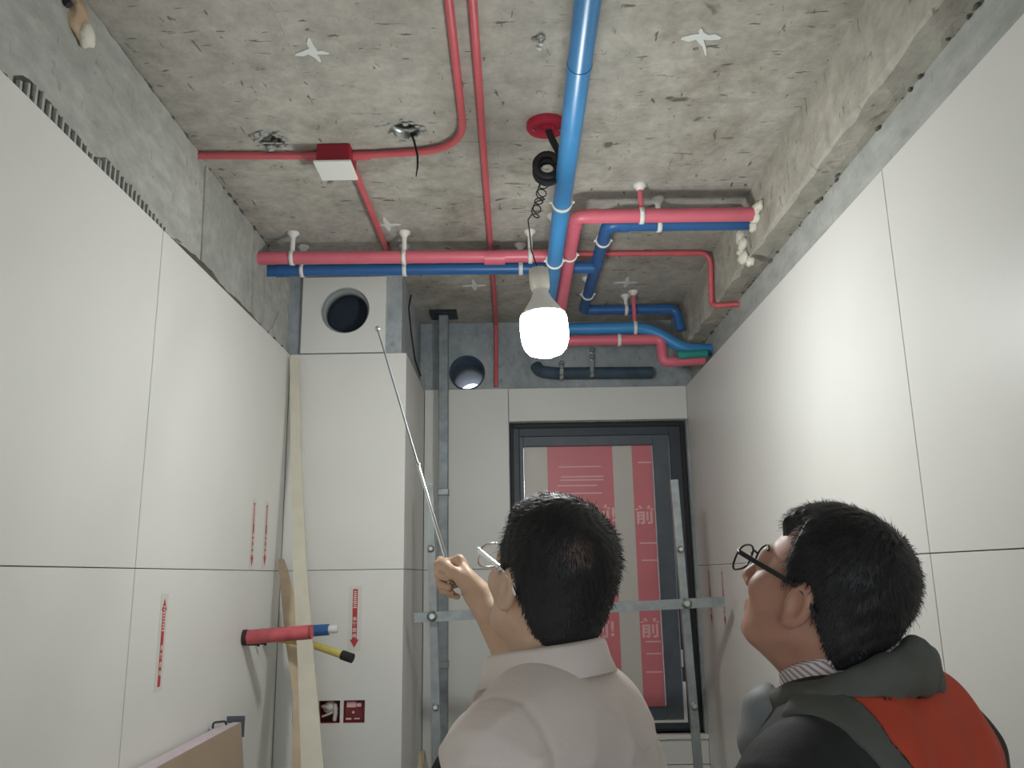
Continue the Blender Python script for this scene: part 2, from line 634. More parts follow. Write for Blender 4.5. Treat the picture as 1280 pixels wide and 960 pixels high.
# ------------------------------------------------------------------ tiles
ROWS = [(0.0, ZJ - 0.8 - 0.001), (ZJ - 0.8 + 0.0005, ZJ - 0.001), (ZJ + 0.0005, ZT)]
for z0, z1 in ROWS:
    for y0, y1 in ((YR, -0.524), (-0.522, 0.677), (0.679, 1.878), (1.880, YS - 0.001)):
        MB().cbox(XL - 0.020, XL, y0 + 0.0006, y1 - 0.0006, z0 + 0.0005, z1, 0.0008).build('tile', 'tile_glaze', wall_left)
    for y0, y1 in ((YR, -0.776), (-0.774, 0.424), (0.426, 1.625), (1.627, YB)):
        o = MB().cbox(XR, XR + 0.022, y0 + 0.0006, y1 - 0.0006, z0 + 0.0005, z1, 0.0008).build('tile', 'tile_glaze', wall_right)
        if y1 == YB and z0 > 0.5 and z1 < 1.6:
            tile_r_mid = o
    o = MB().cbox(XL + 0.001, -0.396, YS, YS + 0.02, z0 + 0.0005, z1, 0.0008).build('tile', 'tile_glaze', wall_shaft)
    if z0 > 0.5 and z1 < 1.6:
        tile_s_mid = o
    MB().cbox(-0.417, -0.3965, YS + 0.0205, YB - 0.001, z0 + 0.0005, z1, 0.0008).build('tile', 'tile_glaze', wall_shaft)
    MB().cbox(-0.394, -0.016, YB, YB + 0.022, z0 + 0.0005, z1, 0.0008).build('tile', 'tile_glaze', wall_back)
MB().cbox(-0.013, XR - 0.001, YB, YB + 0.022, WZ1 + 0.002, ZT, 0.0008).build('tile', 'tile_glaze', wall_back)
MB().cbox(-0.013, XR - 0.001, YB, YB + 0.022, ZJ - 0.8 + 0.001, WZ0 - 0.02, 0.0008).build('tile', 'tile_glaze', wall_back)
MB().cbox(-0.013, XR - 0.001, YB, YB + 0.022, 0.001, ZJ - 0.8 - GAP, 0.0008).build('tile', 'tile_glaze', wall_back)
MB().cbox(-0.013, XR - 0.001, YB - 0.012, YB + 0.10, WZ0 - 0.018, WZ0, 0.001).build('sill_tile', 'tile_glaze', wall_back)
# dark joint fill between the tile rows
for zz in (ZJ, ZJ - 0.8):
    MB().box(XL - 0.02, XL - 0.0035, YR, YS, zz - 0.004, zz + 0.004).build('joint_fill', 'grout_dark', wall_left)
    MB().box(XR + 0.0035, XR + 0.02, YR, YB, zz - 0.004, zz + 0.004).build('joint_fill', 'grout_dark', wall_right)

# square tile panel with the round duct hole above the shaft tiles
pnl = MB().cbox(-0.80, -0.478, YS + 0.002, YS + 0.028, ZT + 0.006, ZC - 0.012, 0.001).build('duct_panel', 'tile_glaze', wall_shaft)
cut(pnl, [MB().lathe([(0.094, -0.2), (0.094, 0.3)], (HC.x, YS + 0.02, HC.z), (0, 1, 0), 40)])
MB().lathe([(0.0925, 0.03), (0.0925, 0.10), (0.089, 0.10), (0.089, 0.03)], (HC.x, YS, HC.z), (0, 1, 0), 40)
mbd = MB()
n = 40
vs = []
for (r, y) in ((0.0915, 0.026), (0.0915, 0.10), (0.084, 0.101), (0.084, 0.024)):
    for k in range(n):
        a = 2 * math.pi * k / n
        vs.append((HC.x + r * math.cos(a), YS + y, HC.z + r * math.sin(a)))
fs = []
for i in range(4):
    j = (i + 1) % 4
    for k in range(n):
        fs.append((i * n + k, i * n + (k + 1) % n, j * n + (k + 1) % n, j * n + k))
mbd.add(vs, fs, True)
duct = tag(mbd.build('duct_sleeve', 'duct_grey'), 'grey round duct sleeve set in the square panel hole', 'duct')
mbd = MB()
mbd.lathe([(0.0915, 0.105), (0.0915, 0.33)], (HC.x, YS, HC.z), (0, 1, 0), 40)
tag(mbd.build('duct_void', 'duct_shade'), 'dark disc painted as the unlit depth of the panel duct hole', 'void')  # unlit void of the duct, put in as a dark coloured disc

# back wall duct: white sleeve open to the outside
mbd = MB()
vs = []
for (r, y) in ((0.0825, 3.722), (0.0825, 4.28), (0.076, 4.28), (0.076, 3.722)):
    for k in range(n):
        a = 2 * math.pi * k / n
        vs.append((hb.x + r * math.cos(a), y, hb.z + r * math.sin(a)))
mbd.add(vs, fs, True)
tag(mbd.build('vent_sleeve', 'insulation_dark'), 'dark round vent sleeve through the back wall beside the steel post', 'vent')

# ------------------------------------------------------------------ left wall patches
mb = MB()
def wall_patch(name, material, poly, thick, jitter=0.004, seed=1):
    """poly of (y, z) on the left wall"""
    rnd = random.Random(seed)
    pts = []
    for i in range(len(poly)):
        a, b_ = poly[i], poly[(i + 1) % len(poly)]
        nseg = max(1, int(math.hypot(a[0] - b_[0], a[1] - b_[1]) / 0.03))
        for k in range(nseg):
            t = k / nseg
            pts.append((XL - 0.020, a[0] + (b_[0] - a[0]) * t + rnd.uniform(-jitter, jitter), a[1] + (b_[1] - a[1]) * t + rnd.uniform(-jitter, jitter)))
    return MB().prism(pts, (thick, 0, 0)).build(name, material, wall_left)


wall_patch('plaster_patch', 'plaster_concrete', [(0.9, ZT - 0.02), (1.83, ZT - 0.02), (2.02, ZT + 0.03), (2.06, ZT + 0.12), (2.02, ZT + 0.2), (2.09, ZC - 0.005), (0.9, ZC - 0.005)], 0.008, 0.003, 3)
wall_patch('wall_board', 'board_concrete', [(2.17, ZT - 0.02), (2.60, ZT - 0.02), (2.565, ZC - 0.01), (2.15, ZC - 0.01)], 0.005, 0.0012, 4)
wall_patch('wall_board', 'board_concrete', [(2.62, ZT - 0.02), (2.74, ZT - 0.02), (2.74, ZC - 0.012), (2.60, ZC - 0.012)], 0.009, 0.002, 5)
wall_patch('mortar_patch', 'dark_mortar', [(1.82, ZT - 0.01), (2.75, ZT - 0.01), (2.70, ZT + 0.012), (2.5, ZT + 0.02), (2.36, ZT + 0.012), (2.2, ZT + 0.03), (1.95, ZT + 0.012)], 0.011, 0.004, 6)
wall_patch('mortar_patch', 'plaster_concrete', [(2.78, ZT - 0.01), (3.04, ZT - 0.01), (3.04, ZC - 0.01), (2.95, ZC - 0.01), (2.93, ZT + 0.14), (2.86, ZT + 0.05)], 0.004, 0.005, 8)
# combed adhesive ridges left above the tiles
for (ya, yb, zt, nn) in ((1.285, 1.56, 0.050, 13), (1.57, 1.90, 0.048, 17)):
    for k in range(nn):
        t = k / (nn - 1)
        y = ya + (yb - ya) * t
        h = zt * (1 - 0.65 * t) * random.uniform(0.8, 1.1) * min(1.0, 0.45 + k * 0.3)
        MB().prism([(XL - 0.013, y - 0.0045, ZT - 0.01), (XL - 0.013, y + 0.0045, ZT - 0.01), (XL - 0.013, y + 0.0035, ZT + h), (XL - 0.013, y - 0.0025, ZT + h)], (0.009, 0.001, 0)).build('mortar_ridge', 'plaster_concrete', wall_left)
    t_ = []
    for k in range(nn + 1):
        t = k / nn
        t_.append((XL - 0.0121, ya - 0.01 + (yb - ya + 0.02) * t, ZT + zt * (1.06 - 0.65 * t) * min(1.0, 0.4 + k * 0.3) + random.uniform(-.004, .004)))
    t_ = [(XL - 0.0121, ya - 0.012, ZT - 0.01)] + t_ + [(XL - 0.0121, yb + 0.02, ZT - 0.01)]
    MB().prism(t_, (0.0006, 0, 0)).build('mortar_bed', 'dark_mortar', wall_left)
# mortar crumbs along the top edges of the tiles
def crumbs(wall, x, y0, y1, z, cnt, nm='mortar_crumb'):
    mb_ = MB()
    for k in range(cnt):
        y = random.uniform(y0, y1)
        s = random.uniform(0.002, 0.006)
        mb_.blob((x + random.uniform(-.004, .004), y, z + random.uniform(-.002, 0.012) * random.random()), (s, s * random.uniform(1, 2.6), s * random.uniform(0.6, 1.5)), 1, 0.3, k)
    o_ = mb_.build(nm, 'dark_mortar', wall)
    o_['kind'] = 'stuff'


crumbs(wall_right, XR + 0.027, 0.9, 3.6, ZT + 0.002, 150)
crumbs(wall_left, XL - 0.012, 0.9, 3.0, ZT + 0.002, 90)
crumbs(wall_left, XL - 0.018, 1.2, 3.0, ZC - 0.004, 70)
crumbs(wall_right, XR + 0.024, 1.0, 3.6, EYE + 0.951, 60)

# ------------------------------------------------------------------ window
window = struct(thing('window_1', 'dark framed window covered by red and white film', 'window'), 'dark framed window covered by red and white film')
del window['category']
FR = 3.76
fx0, fx1, fz0, fz1 = WX0 + 0.0, WX1 - 0.0, WZ0 + 0.0, WZ1 - 0.0
def bar4(name, m, x0, x1, z0, z1, w, y0, y1):
    for (a, b_, c_, d_) in ((x0, x0 + w[0], z0, z1), (x1 - w[1], x1, z0, z1), (x0 + w[0], x1 - w[1], z1 - w[2], z1), (x0 + w[0], x1 - w[1], z0, z0 + w[3])):
        MB().cbox(a, b_, y0, y1, c_, d_, 0.002).build(name, m, window)


bar4('frame_bar', 'frame_metal', fx0, fx1, fz0, fz1, (0.045, 0.075, 0.06, 0.035), FR, FR + 0.09)
bar4('sash_bar', 'sash_metal', fx0 + 0.045, fx1 - 0.082, fz0 + 0.05, fz1 - 0.062, (0.018, 0.07, 0.045, 0.05), FR - 0.012, FR + 0.05)
bar4('rubber_seal', 'black_rubber', fx0 + 0.004, fx1 - 0.004, fz0 + 0.002, fz1 - 0.002, (0.014, 0.02, 0.02, 0.01), FR - 0.01, FR + 0.02)
sx1 = fx1 - 0.078
MB().cbox(sx1 + 0.001, sx1 + 0.013, FR - 0.006, FR + 0.006, fz0 + 0.036, fz0 + 0.20, 0.001).build('white_strip', 'white_plastic', window)  # white strips along the gap beside and below the sash
MB().cbox(sx1 + 0.002, sx1 + 0.008, FR - 0.006, FR + 0.006, fz0 + 0.26, fz0 + 0.33, 0.001).build('white_strip', 'white_plastic', window)
MB().cbox(fx0 + 0.05, sx1 + 0.001, FR - 0.006, FR + 0.006, fz0 + 0.036, fz0 + 0.048, 0.001).build('white_strip', 'white_plastic', window)
gx0, gx1, gz0, gz1 = fx0 + 0.063, fx1 - 0.152, fz0 + 0.10, fz1 - 0.107
MB().box(gx0 - 0.005, gx1 + 0.005, FR + 0.02, FR + 0.026, gz0 - 0.005, gz1 + 0.005).build('pane', 'glass', window)
# printed film on the room side of the pane
film = thing('window_film', 'red and white printed protective film on the window pane', 'film', (gx0, FR + 0.012, gz0))
def film_top(x):
    t = (x - gx0) / (gx1 - gx0)
    return gz1 + 0.003 + 0 * t


def film_band(name, m, x0, x1, y, z0=None):
    nn = 10
    poly = [(x0, y, z0 or gz0), (x1, y, z0 or gz0)]
    for k in range(nn + 1):
        x = x1 + (x0 - x1) * k / nn
        poly.append((x, y, film_top(x)))
    return part(MB().prism(poly, (0, 0.0012, 0)), name, m, film)


film_band('film_sheet', 'film_white', gx0 + 0.001, gx1 - 0.001, FR + 0.010)
film_band('red_band', 'film_red', 0.158, 0.455, FR + 0.0085)
film_band('pale_band', 'film_white', 0.455, 0.478, FR + 0.0088)
film_band('red_band', 'film_red', 0.543, gx1 - 0.004, FR + 0.0085)


def text_mesh(txt, size):
    cu = bpy.data.curves.new('t', 'FONT')
    cu.body = txt
    cu.size = size
    cu.align_x = 'CENTER'
    cu.align_y = 'CENTER'
    cu.offset = size * 0.02
    cu.extrude = 0.0002
    ob = bpy.data.objects.new('t', cu)
    C.objects.link(ob)
    bpy.context.view_layer.update()
    dg = bpy.context.evaluated_depsgraph_get()
    me = bpy.data.meshes.new_from_object(ob.evaluated_get(dg))
    bpy.data.objects.remove(ob)
    return me


def lettering(txt, size, loc, rot, m, parent, name='lettering'):
    me = text_mesh(txt, size)
    o_ = link_mesh(name, me, m, parent)
    o_.location = Vector(loc) - (Vector(parent.location) if parent is not None else Vector((0, 0, 0)))
    o_.rotation_euler = rot
    return o_


FRONT = (math.pi / 2, 0, 0)
for (x, zz) in ((0.588, 0.248), (0.587, -0.239)):
    lettering('前', 0.086, (x, FR + 0.0078, EYE + zz), FRONT, 'film_pale', film)
for (x, zz) in ((0.405, 0.255), (0.38, -0.237)):
    lettering('前!', 0.086, (x, FR + 0.0078, EYE + zz), FRONT, 'film_pale', film)
mb = MB()
for k, (x0, x1, zz) in enumerate(((0.21, 0.40, 0.475), (0.22, 0.41, 0.43), (0.215, 0.41, 0.415), (0.20, 0.38, 0.39), (0.215, 0.40, 0.355), (0.57, 0.63, 0.49), (0.56, 0.635, 0.13), (0.565, 0.635, 0.055), (0.565, 0.63, -0.34), (0.56, 0.63, -0.415), (0.565, 0.63, -0.29))):
    mb.box(x0, x1, FR + 0.0080, FR + 0.0084, EYE + zz - 0.003, EYE + zz + 0.003)
part(mb, 'fine_print', 'film_pale', film)['kind'] = 'stuff'

# ------------------------------------------------------------------ lamp: rosette, conduit, coil, bulb
LX, LY = 0.082, 1.98
ros = at(683, 159, Z=1.14)
ros_t = thing('ceiling_rosette', 'round red box cover on the ceiling beside the large blue pipe', 'box cover', (ros.x, ros.y, ZC))
part(MB().lathe([(0.050, -0.016), (0.052, -0.012), (0.052, 0.0)], (ros.x, ros.y, ZC), n=32), 'cover', 'red_disc', ros_t)
part(MB().lathe([(0.016, -0.026), (0.018, -0.016)], (ros.x + 0.003, ros.y - 0.008, ZC), n=20), 'hub', 'red_disc', ros_t)
for sx in (-1, 1):
    part(MB().lathe([(0.004, -0.019), (0.004, -0.015)], (ros.x + sx * 0.034, ros.y, ZC), n=10), 'screw', 'bolt_metal', ros_t)
cond = thing('flexible_conduit', 'black flexible conduit looped in a coil under the red ceiling cover', 'conduit', (ros.x, ros.y, ZC - 0.02))
zc1 = EYE + 1.035
loop = [(ros.x + 0.003, ros.y - 0.008, ZC - 0.02), (ros.x + 0.014, ros.y - 0.006, ZC - 0.05), (ros.x + 0.030, ros.y, ZC - 0.082), (ros.x + 0.034, ros.y, zc1 - 0.012)]
for k in range(0, 34):
    a = 0.2 + k / 33 * 4.0 * math.pi
    loop.append((ros.x - 0.004 + 0.027 * math.cos(a), ros.y - 0.012 + 0.02 * k / 33 - 0.012, zc1 - 0.008 + 0.026 * math.sin(a) - 0.026 * k / 33))
part(MB().tube(loop, 0.0095, 10), 'hose', 'black_rubber', cond)
# thin wire tangle down to the lamp holder
wire = []
px = at(683, 228, Y=LY)
for k in range(70):
    t = k / 69
    cx_, cz_ = (px.x - 0.004 - 0.03 * t), px.z - 0.10 * t
    a = t * 13 * math.pi
    r_ = 0.013 * (1 - 0.2 * t)
    wire.append((cx_ + r_ * math.cos(a), LY - 0.006 + 0.012 * math.sin(a * 0.7), cz_ + 0.010 * math.sin(a)))
e1 = at(662, 290, Y=LY)
e2 = at(664, 312, Y=LY)
e3 = at(673, 336, Y=LY)
wire += [tuple(at(660, 275, Y=LY)), tuple(e1), tuple(e2), (e3.x, LY, e3.z - 0.005)]
lamp = thing('hanging_bulb', 'glowing white bulb hanging from a thin curled wire', 'lamp', (LX, LY, EYE + 0.52))
part(MB().tube(wire, 0.0017, 6), 'wire', 'black_rubber', lamp)
top = Vector((e3.x, LY, e3.z))
bot = at(683.5, 446, Y=LY)
ax = (bot - top)
LEN = ax.length
ax.normalize()
s = LEN / 0.222
part(MB().lathe([(0.020, 0.0), (0.0245, 0.003), (0.0255, 0.03), (0.0245, 0.05), (0.0215, 0.058)], top, ax, 28), 'lamp_holder', 'socket_body', lamp)
body = [(0.0185, 0.056), (0.020, 0.062), (0.026, 0.076), (0.040, 0.096), (0.050, 0.110), (0.0545, 0.118)]
part(MB().lathe([(r, h * s) for r, h in body], top, ax, 36), 'bulb_housing', 'bulb_body', lamp)
glow = [(0.0552, 0.1182), (0.0585, 0.126), (0.0595, 0.14), (0.0592, 0.168), (0.057, 0.186), (0.051, 0.203), (0.040, 0.214), (0.022, 0.2205), (0.004, 0.222)]
part(MB().lathe([(r, h * s) for r, h in glow], top, ax, 36), 'diffuser', 'bulb_glow', lamp)

# ------------------------------------------------------------------ pipes
def pipe(name, pts, r, m, label, cat='pipe', bend=0.03, couplings=(), group=None, n=20, sleeve=1.13):
    root = thing(name, label, cat, pts[0], group)
    part(MB().tube(pts, r, n, bend), 'tube', m, root)
    for (p, d, ln) in couplings:
        d = Vector(d).normalized()
        part(MB().tube([Vector(p) - d * ln / 2, Vector(p) + d * ln / 2], r * sleeve, n), 'coupling', m, root)
    return root


E_ = EYE
ZP = E_ + 1.058
pipe('red_pipe', [(-0.857, 2.645, ZP), (0.145, 2.668, ZP)], 0.0215, 'red_pipe', 'thick red pipe crossing the ceiling above the blue cross pipe', couplings=[((-0.05, 2.664, ZP - 0.004), (1, 0.023, 0), 0.07)])
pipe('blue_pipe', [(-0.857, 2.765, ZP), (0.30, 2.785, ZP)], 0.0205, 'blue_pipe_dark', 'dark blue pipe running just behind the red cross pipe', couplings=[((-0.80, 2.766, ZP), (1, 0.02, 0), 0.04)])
ZB = E_ + 0.99
BX = 0.1465
YF = 3.31
pipe('large_blue_pipe', [(BX, -1.55, ZB), (BX, YF, ZB), (0.57, YF, ZB), (0.72, YF, E_ + 0.892), (0.824, YF, E_ + 0.892)], 0.0247, 'blue_pipe', 'largest blue pipe running lengthwise along the ceiling past the bulb', bend=0.075,
     couplings=[((BX, 1.475, ZB), (0, 1, 0), 0.006), ((BX, 3.22, ZB), (0, 1, 0), 0.05), ((0.765, YF, E_ + 0.892), (1, 0, 0), 0.05)], sleeve=1.05)
ZR = E_ + 1.048
RX, RY = 0.203, 2.328
pipe('red_pipe', [(0.755, RY + 0.004, ZR), (RX, RY, ZR), (0.184, YF, E_ + 0.940), (0.622, YF, E_ + 0.940), (0.624, YF, E_ + 0.842), (0.793, YF, E_ + 0.851)], 0.0215, 'red_pipe', 'thick red pipe from the foamed beam hole bending back beside the bulb', bend=0.026,
     couplings=[((RX + 0.053, RY, ZR), (1, 0, 0), 0.03), ((RX - 0.001, RY + 0.053, ZR - 0.006), (-0.019, 1, -0.11), 0.03)], sleeve=1.08)
ZQ = E_ + 1.062
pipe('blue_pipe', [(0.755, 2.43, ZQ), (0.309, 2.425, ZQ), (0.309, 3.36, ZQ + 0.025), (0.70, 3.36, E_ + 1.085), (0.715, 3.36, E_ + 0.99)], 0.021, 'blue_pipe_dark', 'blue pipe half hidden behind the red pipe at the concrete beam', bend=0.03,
     couplings=[((0.309, 2.785, ZQ + 0.01), (0, 1, 0.027), 0.06), ((0.36, 2.4255, ZQ), (1, 0, 0), 0.03), ((0.65, 3.36, E_ + 1.085), (1, 0, 0), 0.05)])
pipe('green_pipe', [(0.675, 3.255, E_ + 0.858), (0.793, 3.255, E_ + 0.862)], 0.016, 'green_pipe', 'short green pipe stub under the blue bend at the right wall', couplings=[((0.69, 3.255, E_ + 0.8585), (1, 0, 0), 0.03)])
pipe('insulated_pipe', [(0.115, 3.69, E_ + 0.93), (0.13, 3.67, E_ + 0.90), (0.20, 3.665, E_ + 0.888), (0.64, 3.665, E_ + 0.884)], 0.027, 'insulation_dark', 'dark insulated pipe lying along the back wall above the window', bend=0.03)
# thin red conduits
ZK = ZC - 0.0135
jb = at(417, 190, Z=1.15)
JX, JY = -0.470, 2.10
CR = 0.0098
pipe('red_conduit', [(-0.86, 2.085, ZK), (JX - 0.05, JY - 0.002, ZK)], CR, 'red_conduit', 'thin red conduit from the left wall to the junction box', n=14, couplings=[((JX - 0.06, JY - 0.001, ZK), (1, 0.03, 0), 0.05)], sleeve=1.3)
pipe('red_conduit', [(JX + 0.05, JY, ZK), (-0.115, 2.075, ZK), (-0.110, -1.5, ZK)], CR, 'red_conduit', 'thin red conduit curving from the junction box toward the near ceiling', bend=0.16, n=14, couplings=[((JX + 0.065, JY - 0.0005, ZK), (1, -0.03, 0), 0.05)], sleeve=1.3)
pipe('red_conduit', [(JX + 0.03, JY + 0.05, ZK), (-0.435, 2.84, ZK)], CR, 'red_conduit', 'short thin red conduit from junction box back to the cross pipes', n=14)
pipe('red_conduit', [(-0.066, -1.5, ZK), (-0.066, 3.70, ZK), (-0.070, 3.71, E_ + 0.84)], CR, 'red_conduit', 'straight thin red conduit running the length of the ceiling', bend=0.04, n=14)
pipe('red_conduit', [(0.19, 2.85, ZK), (0.735, 2.86, ZK), (0.736, 2.90, E_ + 0.955), (0.745, 2.88, E_ + 0.940), (0.828, 2.86, E_ + 0.938)], CR, 'red_conduit', 'thin red conduit stepping down over the concrete beam at right', bend=0.045, n=14, couplings=[((0.62, 2.858, ZK), (1, 0.02, 0), 0.04)], sleeve=1.2)
jbx = thing('junction_box', 'dark red junction box with white cover plate on the ceiling', 'junction box', (JX, JY, ZC))
part(MB().cbox(JX - 0.048, JX + 0.044, JY - 0.048, JY + 0.048, ZC - 0.052, ZC, 0.004), 'box', 'red_box', jbx)
part(MB().cbox(JX - 0.054, JX + 0.048, JY - 0.054, JY + 0.054, ZC - 0.060, ZC - 0.0525, 0.002), 'cover_plate', 'white_plastic', jbx)


def clip(name, base, axis, r, label, stem='white_plastic', pipe_c=None, drop=None, foot=True, group='white pipe clips'):
    """ceiling clip: round foot, stem and a strap around the pipe (axis = pipe direction)"""
    root = thing(name, label, 'clip', base, group)
    bx, by, bz = base
    pc = Vector(pipe_c)
    if foot:
        part(MB().lathe([(0.020, 0.0), (0.021, -0.006), (0.014, -0.012), (0.009, -0.02)], base, (0, 0, 1), 20), 'foot', 'white_plastic', root)
        part(MB().tube([Vector(base) - Vector((0, 0, 0.01)), (bx, by, pc.z + r)], 0.0085, 12), 'stem', stem, root)
    a = Vector(axis).normalized()
    w = 0.014
    nn = 24
    u = Vector((0, 0, 1))
    s_ = a.cross(u).normalized()
    vs_ = []
    for (rr, off) in ((r + 0.0006, -w / 2), (r + 0.004, -w / 2), (r + 0.004, w / 2), (r + 0.0006, w / 2)):
        for k in range(nn):
            t = 2 * math.pi * k / nn
            vs_.append(pc + a * off + (s_ * math.cos(t) + u * math.sin(t)) * rr)
    fs_ = []
    for i in range(4):
        j = (i + 1) % 4
        for k in range(nn):
            fs_.append((i * nn + k, i * nn + (k + 1) % nn, j * nn + (k + 1) % nn, j * nn + k))
    part(MB().add(vs_, fs_, True), 'strap', 'white_plastic', root)
    for sg in (-1, 1):
        part(MB().blob(pc + s_ * sg * (r + 0.006), (0.005, 0.005, 0.005), 1, 0.05, 1), 'strap_screw', 'white_plastic', root)
    return root


XD, YD = (1, 0, 0), (0, 1, 0)
clip('pipe_clip', (-0.735, 2.648, ZC), XD, 0.0215, 'white clip on the red cross pipe nearest the left wall', pipe_c=(-0.735, 2.648, ZP))
clip('pipe_clip', (-0.357, 2.657, ZC), XD, 0.0215, 'white clip at the middle of the red cross pipe', pipe_c=(-0.357, 2.657, ZP))
clip('pipe_clip', (0.072, 2.667, ZC), XD, 0.0215, 'white clip on the red cross pipe beside the big blue pipe', pipe_c=(0.072, 2.667, ZP))
clip('pipe_clip', (-0.73, 2.767, ZC), XD, 0.0205, 'white clip on the dark blue cross pipe nearest the left wall', pipe_c=(-0.73, 2.767, ZP))
clip('pipe_clip', (-0.37, 2.774, ZC), XD, 0.0205, 'white clip at the middle of the dark blue cross pipe', pipe_c=(-0.37, 2.774, ZP))
clip('pipe_clip', (0.04, 2.781, ZC), XD, 0.0205, 'white clip on the dark blue cross pipe above the bulb', pipe_c=(0.04, 2.781, ZP))
clip('pipe_clip', (0.400, 2.330, ZC), XD, 0.0215, 'clip with red spacer stem on the red pipe by the beam', stem='red_pipe', pipe_c=(0.400, 2.330, ZR))
clip('pipe_clip', (0.47, 2.427, ZC), XD, 0.021, 'white clip on the blue pipe behind the red pipe', pipe_c=(0.47, 2.427, ZQ))
clip('pipe_clip', (BX, 2.105, ZC), YD, 0.0247, 'white clip round the large blue pipe next to the coiled conduit', pipe_c=(BX, 2.105, ZB))
clip('pipe_clip', (BX, 2.54, ZC), YD, 0.0247, 'white clip round the large blue pipe just above the bulb', pipe_c=(BX, 2.54, ZB))
clip('pipe_clip', (RX - 0.004, 2.57, ZC), YD, 0.0215, 'white clip on the lengthwise red pipe beside the blue one', pipe_c=(RX - 0.0045, 2.57, ZR - 0.0265))
clip('pipe_clip', (0.309, 2.56, ZC), YD, 0.021, 'white clip on the lengthwise blue pipe near its elbow', pipe_c=(0.309, 2.56, ZQ + 0.0035))
clip('pipe_clip', (0.309, 3.14, ZC), YD, 0.021, 'white clip on the far end of the lengthwise blue pipe', pipe_c=(0.309, 3.14, ZQ + 0.019))
clip('pipe_clip', (0.516, YF, ZC), XD, 0.0247, 'clip with red spacer stem on the far blue pipe', stem='red_pipe', pipe_c=(0.516, YF, ZB))
clip('pipe_clip', (0.49, 3.36, ZC), XD, 0.021, 'white clip on the uppermost far blue pipe', pipe_c=(0.49, 3.36, E_ + 1.086))
clip('pipe_clip', (0.448, YF, ZC), XD, 0.0215, 'white clip on the far red pipe near the window', pipe_c=(0.448, YF, E_ + 0.940), foot=False)
# metal hangers on the back wall
for (u, v0, v1, lab) in ((740, 438, 470, 'slim metal hanger on the back wall right of the bulb'), (702, 454, 472, 'shiny metal hanger on the back wall just under the bulb')):
    p0, p1 = at(u, v0, Y=3.63), at(u, v1, Y=3.63)
    hg = thing('pipe_hanger', lab, 'hanger', tuple(p1), 'metal hangers on the back wall')
    part(MB().beam((p0.x, 3.632, p0.z), (p1.x, 3.632, p1.z), 0.016, 0.006, (0, 1, 0)), 'strip', 'bolt_metal', hg)
    for t in (0.0, 0.28, 0.95):
        q = p0.lerp(p1, t)
        part(MB().lathe([(0.011, 0), (0.011, -0.008), (0.006, -0.014)], (q.x, 3.63, q.z), (0, 1, 0), 12), 'bolt', 'bolt_metal', hg)
    part(MB().beam((p1.x, 3.632, p1.z + 0.005), (p1.x, 3.726, p1.z + 0.005), 0.012, 0.006), 'arm', 'bolt_metal', hg)

# ------------------------------------------------------------------ spray foam
for lab, xx, lumps in (('cream foam collar where the red pipe enters the beam', 0.744, ((946, 262, 0.018), (945, 273, 0.017), (942, 283, 0.013), (950, 258, 0.012))),
                       ('lumpy cream foam trickling down the beam below the pipes', 0.742, ((925, 297, 0.018), (929, 306, 0.016), (927, 316, 0.012), (930, 323, 0.020), (938, 327, 0.011)))):
    fo_ = thing('spray_foam', lab, 'foam', tuple(at(lumps[0][0], lumps[0][1], X=xx)))
    for k, (u, v, s_) in enumerate(lumps):
        part(MB().blob(at(u, v, X=xx), (0.013, s_ * 1.5, s_ * 1.25), 2, 0.3, k + int(xx * 1000)), 'foam_lump', 'foam', fo_)
mb = MB()
p = at(97, 22, X=-0.846)
mb.blob(p, (0.014, 0.035, 0.040), 3, 0.18, 5)
fo = tag(mb.build('spray_foam', 'foam_tan'), 'tan and white foam lump high on the left wall', 'foam')
mb = MB()
p2 = at(107, 45, X=-0.838)
mb.blob(p2, (0.016, 0.024, 0.025), 3, 0.15, 6)
mb.build('foam_tip', 'foam', fo)
mb = MB()
p3 = at(80, 2, X=-0.846)
mb.tube([(p3.x - 0.01, p3.y, p3.z + 0.02), (p3.x + 0.008, p3.y + 0.005, p3.z - 0.004)], 0.008, 10)
mb.build('hole', 'black_rubber', fo)

# loose black wire on the flank of the shaft
cw = [at(514, 368, X=-0.414), at(511, 385, X=-0.413), at(514, 415, X=-0.412), at(519, 450, X=-0.412), at(526, 470, X=-0.412)]
cwt = thing('loose_wire', 'thin dark wire running down the upper side of the shaft', 'wire', tuple(cw[0]))
part(MB().tube([tuple(p) for p in cw], 0.003, 8), 'strand', 'black_rubber', cwt)

# ------------------------------------------------------------------ ceiling marks
def splat(u, v, arms, seed):
    p_ = at(u, v, Z=1.15)
    rnd = random.Random(seed)
    poly = []
    n_ = len(arms)
    for i, (ang, ln, wd) in enumerate(arms):
        a = math.radians(ang)
        d = Vector((math.cos(a), math.sin(a), 0))
        s_ = Vector((-d.y, d.x, 0))
        c_ = Vector((p_.x, p_.y, ZC - 0.0022))
        poly += [c_ + d * 0.012 - s_ * wd * 0.6, c_ + d * ln * 0.6 - s_ * wd, c_ + d * ln - s_ * wd * 0.2, c_ + d * ln * 0.95 + s_ * wd * 0.4, c_ + d * ln * 0.5 + s_ * wd * 0.8]
    return MB().prism(poly, (0, 0, 0.003)).build('paint_splash', 'white_paint', ceiling)


splat(390, 64, [(10, .038, .008), (75, .040, .006), (165, .042, .009), (275, .05, .007)], 1)
splat(877, 45, [(8, .045, .012), (70, .075, .004), (172, .045, .013), (255, .03, .006)], 2)
splat(484, 281, [(0, .045, .008), (90, .05, .008), (180, .045, .008), (268, .06, .007)], 3)
splat(593, 357, [(0, .05, .008), (90, .05, .009), (180, .05, .007), (268, .07, .008)], 4)
splat(783, 353, [(0, .045, .008), (90, .06, .009), (180, .05, .007), (268, .07, .008)], 5)


